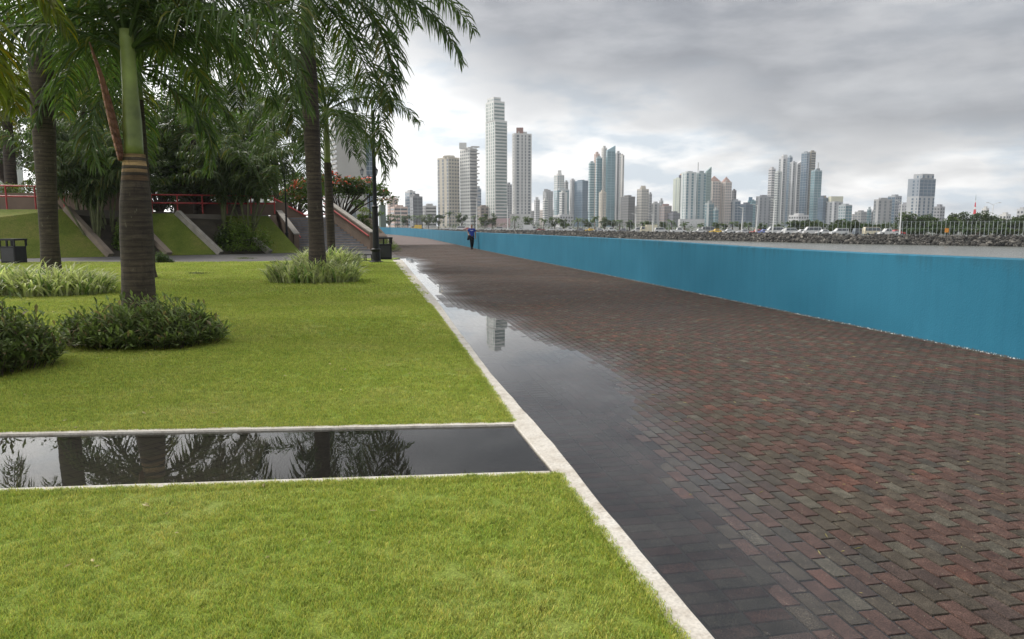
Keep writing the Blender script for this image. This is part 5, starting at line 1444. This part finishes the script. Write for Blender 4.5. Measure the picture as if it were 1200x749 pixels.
bld('low hazy grey block among the right hand trees', 1004.5, 1017, 248, 1000, GR, 'grid', 'grid', 'grey')
bld('thin teal block among the right hand trees', 1016.5, 1021, 245, 1010, (.38, .44, .46), 'glass', 'glass', 'teal')
bld('thin dark block among the right hand trees', 1021.5, 1025, 248, 1020, DK, 'band', 'band')
bld('broad grey office slab left of the big lone tower', 1026, 1046, 233.5, 900, (.36, .36, .36), 'vert', 'vert', 'grey', split=.1, th=15)
bld('grey tower with a pointed roof behind the broad office slab', 1043, 1057, 229.5, 940, (.38, .40, .42), 'glass', 'grid', 'blue')
bld('low grey blocks against the left side of the big lone tower', 1057, 1073, 239, 920, (.33, .33, .35), 'grid', 'grid', 'grey')
r_ = bld('big lone dark tower with a pale left side on the right of the skyline', 1068.5, 1098, 230, 860, (.42, .43, .44), 'slot', 'vert', 'blue', split=.2, th=22)
xs = 1068.5 + 29.5 * .2
stage(r_, xs, 860, 1069, 1099, 230, 209, (.28, .31, .35), 'blue', 22, .2, ('slot', 'glass')); stage(r_, xs, 860, 1073, 1095, 209, 203.5, (.38, .39, .40), 'blue', 22, .2, ('slot', 'vert'))
bld('low grey block leaning against the right side of the big lone tower', 1097, 1108, 242, 900, (.34, .34, .35), 'grid', 'grid')
bld('small white block above the trees right of the red and white mast', 1152, 1159, 244, 800, WH, 'grid', 'grid')
bld('low white block above the trees near the double armed street light', 1175, 1186, 251, 800, WH, 'grid', 'grid')
bld('pale block touching the right edge of the picture', 1195, 1206, 245, 800, LG, 'grid', 'grid')
# hazy infill behind
for i, (x0, x1, yt, lab) in enumerate(((602, 626, 247, 'distant low block behind the tall white tower'), (632, 649, 246, 'distant low tan block behind the round topped tower'), (664, 690, 247, 'distant low block at the foot of the dark blue tower'),
                                   (742, 749, 243, 'distant grey block between the hotel slab and the beige tower'), (862, 872, 246, 'distant grey block behind the sloping shoulder tower'), (903, 915, 246, 'distant low block at the foot of the slim leaning tower'), (996, 1006, 252, 'distant hazy low block right of the grey teal block'))):
    bld(lab, x0, x1, yt, 1350 + i * 12, [(.42, .40, .38), (.5, .42, .36), (.4, .4, .4)][i % 3], 'grid', 'grid', 'grey')
NB = 'apartment towers behind the park trees'
bld('big white gridded apartment block behind the trees at the left', 236, 305, 100, 430, (.66, .65, .62), 'grid', 'grid', 'grey', split=.35, fl=3.1, th=30, group=NB, base=0, caps=(('roof_block', 268, 300, 91, (.25, .25, .26)),))
bld('concrete tower with white balcony stripes behind the slim palm', 386, 427, 138, 560, (.42, .40, .37), 'band', 'none', 'dark', split=.28, th=30, group=NB, base=0, balc=(1.2, None))
bld('blue glass tower partly behind the lamp post', 424, 440, 165, 580, (.30, .36, .40), 'glass', 'glass', 'blue', split=.3, group=NB, base=0)
bld('pale block showing through the palms at the left edge', -30, 16, 178, 210, (.6, .6, .58), 'band', 'band', 'grey', group=NB, base=0)
bld('low white block under the flame tree', 402, 417, 238, 200, (.6, .6, .58), 'grid', 'band', 'grey', group=NB, base=0)
bld('dark green low block just right of the lamp post', 443.5, 452, 240, 240, (.14, .17, .15), 'none', 'none', 'dark', group=NB, base=0)

# ---------------------------------------------------------------- things on the far shore
def shoreY(px): return interp(SH, px)
def car(label, px, dy, col, kind, flip=1):
    Y = shoreY(px) + dy
    root = empty('parked_car' if kind != 'truck' else 'truck', (ex(px, Y), Y, LAND), 0, label, {'van': 'van', 'truck': 'truck', 'pickup': 'pickup'}.get(kind, 'car'), 'vehicles on the coast road')
    m = pmat('paint_%d_%d_%d' % tuple(int(c * 100) for c in col), col, rough=.25, var=.03)
    Lc, H1, H2 = {'sedan': (4.4, .85, 1.42), 'suv': (4.7, 1.0, 1.8), 'van': (5.0, 1.1, 2.15), 'truck': (6.2, 1.1, 2.8), 'pickup': (5.2, 1.0, 1.75)}[kind]
    h = Lc / 2; w = .88; mb = MB()
    body = [(-h, .35), (-h, H1 - .05), (-h + .9, H1), (h - .9, H1), (h, H1 - .18), (h + .02, .35)]
    if kind == 'pickup': cab = [(-.6, H1), (-.4, H2), (.9, H2), (1.4, H1)]
    elif kind == 'sedan': cab = [(-h + .9, H1), (-h + 1.5, H2), (.5, H2), (h - 1.3, H1)]
    elif kind == 'truck': cab = [(h - 1.9, H1), (h - 1.8, 2.2), (h - .5, 2.2), (h - .1, H1)]
    else: cab = [(-h + .05, H1), (-h + .25, H2), (h - 1.7 if kind == 'suv' else h - 1.1, H2), (h - .95 if kind == 'suv' else h - .3, H1)]
    def ext(poly, wa, wb, mbx):
        n = len(poly); zs = [z for _, z in poly]; zt = max(zs)
        L_ = [(x * flip, -(wa if z < zt else wb), z) for x, z in poly]; R_ = [(x * flip, (wa if z < zt else wb), z) for x, z in poly]
        mbx.add(L_ + R_, [tuple(range(n)), tuple(range(n, 2 * n))[::-1]] + [(i, (i + 1) % n, n + (i + 1) % n, n + i) for i in range(n)])
    ext(body, w, w, mb); ext(cab, w - .04, w - .2, mb)
    if kind == 'truck': mb.box(min(-h * flip, (h - 2.1) * flip), -w, H1 + .02, max(-h * flip, (h - 2.1) * flip), w, H2)
    mb.build('body', m, root)
    x0, x1 = cab[0][0], cab[3][0]; xa, xb = cab[1][0], cab[2][0]
    mg = MB()
    for s_ in (-1, 1):
        ya, yb = s_ * (w - .02), s_ * (w - .18)
        P = [(x0 + .25, ya, H1 + .08), (x1 - .25, ya, H1 + .08), (xb - .02, yb, (cab[1][1]) - .10), (xa + .08, yb, cab[1][1] - .10)]
        mg.quad(*[(x * flip, y, z) for x, y, z in P])
    mg.build('windows', GL['dark'], root)
    for xw in (-h + .85, h - .85):
        for s_ in (-1, 1):
            mw = MB(); mw.tube([(xw * flip, s_ * .72, .33), (xw * flip, s_ * .93, .33)], .33, 12); mw.build('wheel', blackm, root)
    return root
Wt, Cm = (.62, .62, .62), (.66, .60, .45)
for a_ in ((488, 12, (.70, .45, .05), 'truck', 'yellow truck on the coast road at the left end of the skyline'), (481, 16, Wt, 'sedan', 'white car behind the yellow truck near the lamp post'),
           (527, 10, Wt, 'sedan', 'white car below the beige tower'), (540, 11, Wt, 'van', 'white van just left of the walking person'), (548, 15, (.5, .1, .08), 'sedan', 'small reddish car left of the walking person'),
           (573, 10, Wt, 'sedan', 'white car below the low brown block'), (584, 14, Wt, 'suv', 'white jeep below the tallest tower'), (598, 10, Wt, 'sedan', 'white car between the two tall white towers'),
           (610, 12, Wt, 'sedan', 'white car below the tower with the red brown roof block'), (621, 10, Wt, 'truck', 'boxy white truck right of the tall white towers'), (633, 10, (.25, .06, .06), 'sedan', 'dark red car right of the boxy white truck'),
           (646, 10, Wt, 'sedan', 'white car below the round shouldered dark grey tower'), (656, 12, (.5, .5, .52), 'sedan', 'silver car below the white stepped tower'), (667, 9, Wt, 'pickup', 'white pickup below the pale windowless slab'),
           (681, 12, (.16, .16, .18), 'sedan', 'dark car below the dark blue glass tower'), (692, 10, (.75, .50, .06), 'sedan', 'yellow taxi below the tight cluster'), (702, 11, (.4, .4, .42), 'sedan', 'grey car just right of the yellow taxi'),
           (715, 9, Wt, 'pickup', 'white pickup below the slanting pointed glass tower'), (731, 12, (.2, .2, .22), 'sedan', 'dark grey car below the dark hotel slab'), (748, 10, (.5, .5, .5), 'suv', 'grey jeep below the beige tower with a roof block'),
           (760, 10, Cm, 'truck', 'cream box truck beside the tall white mast'), (775, 8, Wt, 'suv', 'white jeep below the ribbed office block'), (795, 8, Wt, 'pickup', 'white pickup below the gold tipped tower'),
           (820, 8, (.62, .62, .62), 'sedan', 'pale car below the teal twin towers'), (831, 12, (.3, .3, .3), 'van', 'grey van below the sail topped slab'), (840, 8, (.80, .52, .06), 'sedan', 'yellow taxi below the gabled twin towers'),
           (855, 9, Wt, 'sedan', 'white car just right of the second yellow taxi'), (872, 9, (.55, .55, .57), 'sedan', 'silver car beside the left white mast of three'), (888, 8, (.5, .12, .10), 'sedan', 'red car below the grey office tower with a slanted top'),
           (897, 9, (.2, .25, .5), 'sedan', 'blue car right of the red one'), (908, 8, Wt, 'van', 'white van below the slim leaning tower'), (920, 9, Wt, 'sedan', 'white car in the row below the big right cluster, left one'),
           (929, 9, Wt, 'suv', 'white jeep in the row below the big right cluster, middle one'), (940, 9, Wt, 'sedan', 'white car in the row below the brown slab'), (952, 8, Wt, 'van', 'white van below the teal tower with the mast'),
           (966, 8, Wt, 'sedan', 'white car below the dark blue block, before the trees'), (984, 7, Wt, 'suv', 'white jeep at the left end of the tall post fence'), (1011, 7, (.13, .15, .18), 'suv', 'dark jeep behind the tall post fence'),
           (1023, 7, Cm, 'van', 'cream van behind the tall post fence'), (1034, 8, (.12, .12, .14), 'sedan', 'dark car between the cream van and the white pickup'), (1042, 7, Wt, 'pickup', 'white pickup behind the tall post fence'), (1050, 9, (.5, .08, .08), 'sedan', 'dark red car right of the white pickup behind the fence')):
    px, dy, col, kind, lab = a_
    car(lab, px, dy, col, kind, 1 if int(px) % 2 else -1)
# fences of tall posts
postm = pmat('galvanised', (.36, .40, .40), rough=.5, var=.15)
wirem = postm
def post_fence(pxa, pxb, n, h, label, r=.05):
    pts = []
    for i in range(n):
        px = pxa + (pxb - pxa) * i / (n - 1); Y = shoreY(px) + 2.2; pts.append(Vector((ex(px, Y), Y, LAND)))
    root = empty('post_fence', pts[0], 0, label, 'fence', 'tall post fences along the coast road')
    for p in pts:
        mb = MB(); q = p - pts[0]; mb.tube([q, q + Vector((0, 0, h))], r, 6); mb.build('post', postm, root)
    mb = MB()
    for zz in (h * .98, h * .5, .3):
        mb.tube([p - pts[0] + Vector((0, r, zz)) for p in pts], .012, 4)
    mb.build('wires', wirem, root)
post_fence(982, 1240, 52, 3.6, 'fence of tall grey posts in front of the trees on the right')
post_fence(452, 976, 96, 3.9, 'long fence of thin tall posts in front of the cars', r=.045)
# masts
mastm = pmat('white_mast', (.72, .72, .70), rough=.4, var=.05)
for px, yt, lab in ((470, 240, 'white mast at the left end of the coast road'), (551, 234, 'white mast directly behind the walking person'), (558.5, 231, 'thick white mast just right of the walking person'), (595, 241, 'white mast at the foot of the tallest tower'),
                    (745, 251, 'white mast right of the dark hotel slab'), (765, 251, 'white mast beside the cream box truck'), (869, 243, 'white curved mast left of the grey office tower'), (886, 240, 'white curved mast at the left edge of the grey office tower'), (905.5, 234, 'white mast below the slim leaning tower'),
                    (1055, 236, 'white lamp mast left of the big lone tower')):
    Y = shoreY(px) + 6; root = empty('mast', (ex(px, Y), Y, LAND), 0, lab, 'mast', 'white masts along the coast road'); h = V(px, yt, Y).z - LAND
    mb = MB(); b_ = .02 * h if 860 < px < 1000 else 0
    mb.tube([(b_ * 1.5 * (1 - (1 - f) ** 2), 0, h * f) for f in (0, .25, .5, .75, 1)], [.22, .19, .16, .12, .08], 8); mb.build('pole', mastm, root)
    mb = MB(); mb.tube([(b_ * 1.5 - .1, 0, h - .3), (b_ * 1.5 - 1.2, 0, h + .15), (b_ * 1.5 - 1.7, 0, h + .1)], .07, 6); mb.build('lamp_arm', mastm, root)
Y = 230; root = empty('street_light', (ex(1162, Y), Y, LAND), 0, 'double armed street light above the trees near the right edge', 'street light'); h = V(1162, 240, Y).z - LAND
mb = MB(); mb.tube([(0, 0, 0), (0, 0, h)], [.16, .09], 8); mb.build('pole', mastm, root)
for s_ in (-1, 1):
    mb = MB(); mb.tube([(0, 0, h - .1), (s_ * 1.1, 0, h + .5), (s_ * 1.5, 0, h + .6)], .06, 6); a_ = mb.build('arm', mastm, root)
    mb = MB(); mb.box(s_ * 1.9 - .5, -.15, h + .55, s_ * 1.9 + .4, .15, h + .72); mb.build('lamp_head', mastm, a_)
Y = 700; root = empty('radio_mast', (ex(1141, Y), Y, LAND), 0, 'red and white lattice radio mast above the trees on the right', 'radio mast'); h = V(1141, 228, Y).z - LAND
for i in range(6):
    z0, z1 = h * (.42 + i * .07), h * (.42 + (i + 1) * .07); mb = MB(); w0, w1 = 1.5 * (1 - i / 7), 1.5 * (1 - (i + 1) / 7)
    mb.tube([(0, 0, z0), (0, 0, z1 - .02)], [w0, w1], 4); mb.build('mast_section', pmat('mast_red', (.60, .04, .05)) if i % 3 != 2 else mastm, root)
mb = MB(); mb.tube([(0, 0, 0), (0, 0, h * .42 - .02)], [3, 2.6], 4); mb.build('mast_base', postm, root)
mb = MB(); mb.tube([(0, 0, h * .84), (0, 0, h)], [.35, .12], 6); mb.build('antenna', postm, root)
# shore trees
SG = 'trees along the coast road'
def stree(px, yt, hw, dy, lab, mat=None, kind='round', yb=None, seed=0):
    Y = shoreY(px) + dy; s_ = Y / 867; zt = V(px, yt, Y).z - LAND; hw_ = hw * s_
    if kind == 'palm':
        rnd = random.Random(seed); root = empty('shore_palm', (ex(px, Y), Y, LAND), 0, lab, 'palm tree', 'small palms along the coast road')
        mb = MB(); mb.tube([(0, 0, 0), (.15, 0, zt * .5), (0, 0, zt * .75)], [.28, .2, .18], 7); mb.build('trunk', barkm, root)
        ml = MB()
        for k in range(14):
            a_ = k * 2.4; p = Vector((0, 0, zt * .78)); el = rnd.uniform(.0, 1.2); L_ = hw_ * rnd.uniform(.9, 1.25)
            for m_ in range(4):
                e_ = el - m_ * .5; q = p + Vector((cos(a_) * cos(e_), sin(a_) * cos(e_), sin(e_))) * L_ / 4
                sd_ = Vector((-sin(a_), cos(a_), 0)) * (.35, .5, .4, .2)[m_] + Vector((0, 0, -.25)); kk = rnd.uniform(.6, 1.4)
                ml.quad(p, p + sd_, q + sd_ * .8, q, (kk, kk, kk)); sd_.x, sd_.y = -sd_.x, -sd_.y; ml.quad(p, q, q + sd_ * .8, p + sd_, (kk, kk, kk)); p = q
        ml.build('crown', lf_far, root); return
    zb = zt * (.30 if yb is None else .12)
    tree('shore_tree', lab, Vector((ex(px, Y), Y, LAND)), zt, hw_, hw_ * .7, (zt + zb) / 2, (zt - zb) / 2 * .9, 34 if hw > 12 else 14, 80 if hw > 12 else 45, s_ * (2.6 if hw > 12 else 2.2), mat or lf_far, seed, .25, SG, cs=.45)
x = 600
desc = ['rounded green tree', 'small palm', 'low bushy tree', 'small palm', 'dense dark green tree']
place = [(456, 250, 7, 'below the pink block at the left end'), (466, 251, 6, 'left of the leftmost white mast'), (478, 252, 7, 'behind the white car left of the yellow truck'), (488, 251, 7, 'behind the yellow truck'), (502, 249, 8, 'left of the beige tower'), (514, 250, 7, 'at the left foot of the beige tower'),
         (527, 246, 7, 'at the right foot of the beige tower'), (541, 249, 7, 'at the foot of the jagged balcony tower'), (556, 250, 6, 'behind the walking person'), (568, 251, 7, 'at the foot of the low brown block'), (577, 250, 6, 'left of the pink podium'), (603, 252, 8, 'right of the pink podium'),
         (620, 252, 7, 'behind the boxy white truck'), (637, 255, 7, 'below the round shouldered tower'), (650, 254, 8, 'below the white stepped tower'), (661, 257, 6, 'left of the pale windowless slab'), (677, 256, 9, 'below the dark blue glass tower'), (690, 256, 6, 'behind the first yellow taxi'),
         (697, 252, 6, 'below the pinkish slim tower'), (708, 255, 6, 'below the tall beige slab'), (718, 257, 6, 'behind the white pickup of the tight cluster'), (726, 256, 5, 'below the pale grey cluster tower'), (738, 258, 5, 'below the dark hotel slab'), (753, 259, 5, 'left of the cream box truck'),
         (759, 259, 5, 'behind the cream box truck'), (776, 260, 4, 'behind the white jeep of the ribbed block'), (787, 257, 6.5, 'below the gold tipped tower'), (802, 260, 5, 'below the white edge of the teal twins'), (821, 261, 5, 'below the right teal twin'), (839, 260, 5, 'behind the second yellow taxi'),
         (849, 262, 4, 'below the right gabled twin'), (858, 259, 6, 'right of the gabled twins'), (868, 259, 6, 'beside the first curved mast'), (877, 260, 5, 'between the two curved masts'), (893, 262, 5, 'below the grey slanted office tower'), (911, 263, 5, 'right of the tall white mast')]
for i, (px, yt, hw, wh) in enumerate(place):
    pal = i % 5 in (1, 3) or (800 < px < 825)
    stree(px, yt, hw, 26 + (i % 3) * 6, (['rounded green tree ', 'small palm tree ', 'low bushy tree ', 'small palm tree ', 'dense dark green tree '][i % 5] if not 800 < px < 825 else 'small palm tree ') + wh, [lf_far, lf_mid, lf_light][0 if i % 3 else 1], 'palm' if pal else 'round', seed=500 + i)
lf_shore = leafmat('leaf_shore', (.030, .060, .012), (.070, .105, .022), trans=.25, scale=.12, tint=True)
for i, (px, yt, hw, dy, lab) in enumerate(((934, 259, 16, 22, 'broad green tree below the brown slab of the right cluster'), (949, 257, 15, 26, 'broad green tree below the teal tower with the mast'), (966, 262, 10, 24, 'green tree below the dark blue block'),
        (985, 258, 14, 28, 'round green tree at the left end of the tall post fence'), (1003, 259, 14, 24, 'green tree below the low hazy grey block'), (1022, 261, 14, 24, 'green tree behind the cream van'), (1040, 260, 12, 24, 'green tree below the broad grey office slab'),
        (1066, 249, 16, 30, 'tall dark tree left of the big lone tower'), (1084, 252, 15, 34, 'dark tree in front of the big lone tower'), (1100, 259, 13, 24, 'lower tree right of the big lone tower'), (1118, 256, 14, 28, 'tree left of the tallest right hand tree'),
        (1128, 248, 17, 36, 'tallest dark tree on the right, left of the radio mast'), (1151, 248, 18, 38, 'broad dark tree right of the radio mast'), (1170, 256, 15, 28, 'lighter tree under the double armed street light'), (1186, 257, 14, 26, 'tree near the right edge behind the posts'),
        (1200, 249, 14, 36, 'tall tree cut by the right edge of the picture'), (1110, 266, 16, 14, 'low bush behind the posts below the tall dark trees'), (1144, 268, 18, 12, 'low bush behind the posts under the radio mast'), (1180, 267, 16, 14, 'low bush behind the posts near the right edge'), (1072, 268, 16, 14, 'low bush behind the posts under the big lone tower'))):
    stree(px, yt, hw, dy, lab, lf_shore, yb=1, seed=700 + i)
rnd = random.Random(3); ml = MB()
for i in range(110):
    px = rnd.uniform(915, 1230); Y = shoreY(px) + rnd.uniform(16, 34); k = rnd.uniform(.6, 1.2)
    leafblob(ml, Vector((ex(px, Y), Y, LAND + rnd.uniform(.6, 2.6))), (2.4, 2.0, 1.6), 40, .5, (k, k, k), rnd=rnd)
tag(ml.build('shore_undergrowth', lf_shore), 'dense low greenery filling in under the shore trees on the right', 'undergrowth', kind='stuff')
rnd = random.Random(4); ml = MB()
for i in range(160):
    px = rnd.uniform(440, 915); Y = shoreY(px) + rnd.uniform(40, 70); k = rnd.uniform(.6, 1.2)
    leafblob(ml, Vector((ex(px, Y), Y, LAND + rnd.uniform(.4, 3.0))), (3.4, 2.4, 1.8), 26, .8, (k, k, k), rnd=rnd)
tag(ml.build('roadside_greenery', lf_far), 'dense low greenery behind the cars of the coast road', 'undergrowth', kind='stuff')
# orange sign board behind the posts
o_ = empty('orange_sign', (ex(1110, 178), 178, LAND), 0, 'small orange board behind the tall posts under the dark trees', 'sign')
mb = MB(); mb.box(-.45, -.03, .9, .45, .03, 1.9); mb.build('board', pmat('orange', (.75, .30, .05)), o_)
mb = MB(); mb.box(-.4, .031, 0, -.33, .09, 1.8); mb.box(.33, .031, 0, .4, .09, 1.8); mb.build('leg', postm, o_)

# ---------------------------------------------------------------- haze
hz = bpy.data.materials.new('haze_air'); hz.use_nodes = True; t = hz.node_tree; t.nodes.clear()
pv = N('ShaderNodeVolumePrincipled', t); pv.inputs['Density'].default_value = HAZE; pv.inputs['Color'].default_value = (.86, .91, .97, 1); pv.inputs['Anisotropy'].default_value = .2
oo = N('ShaderNodeOutputMaterial', t); L(pv.outputs[0], oo.inputs['Volume'], t)
mb = MB(); mb.box(-2010, -310, SEA - 1, 2010, 1810, 330)
ho = mb.build('haze', hz); tag(ho, kind='stuff')
SC.cycles.volume_bounces = 0
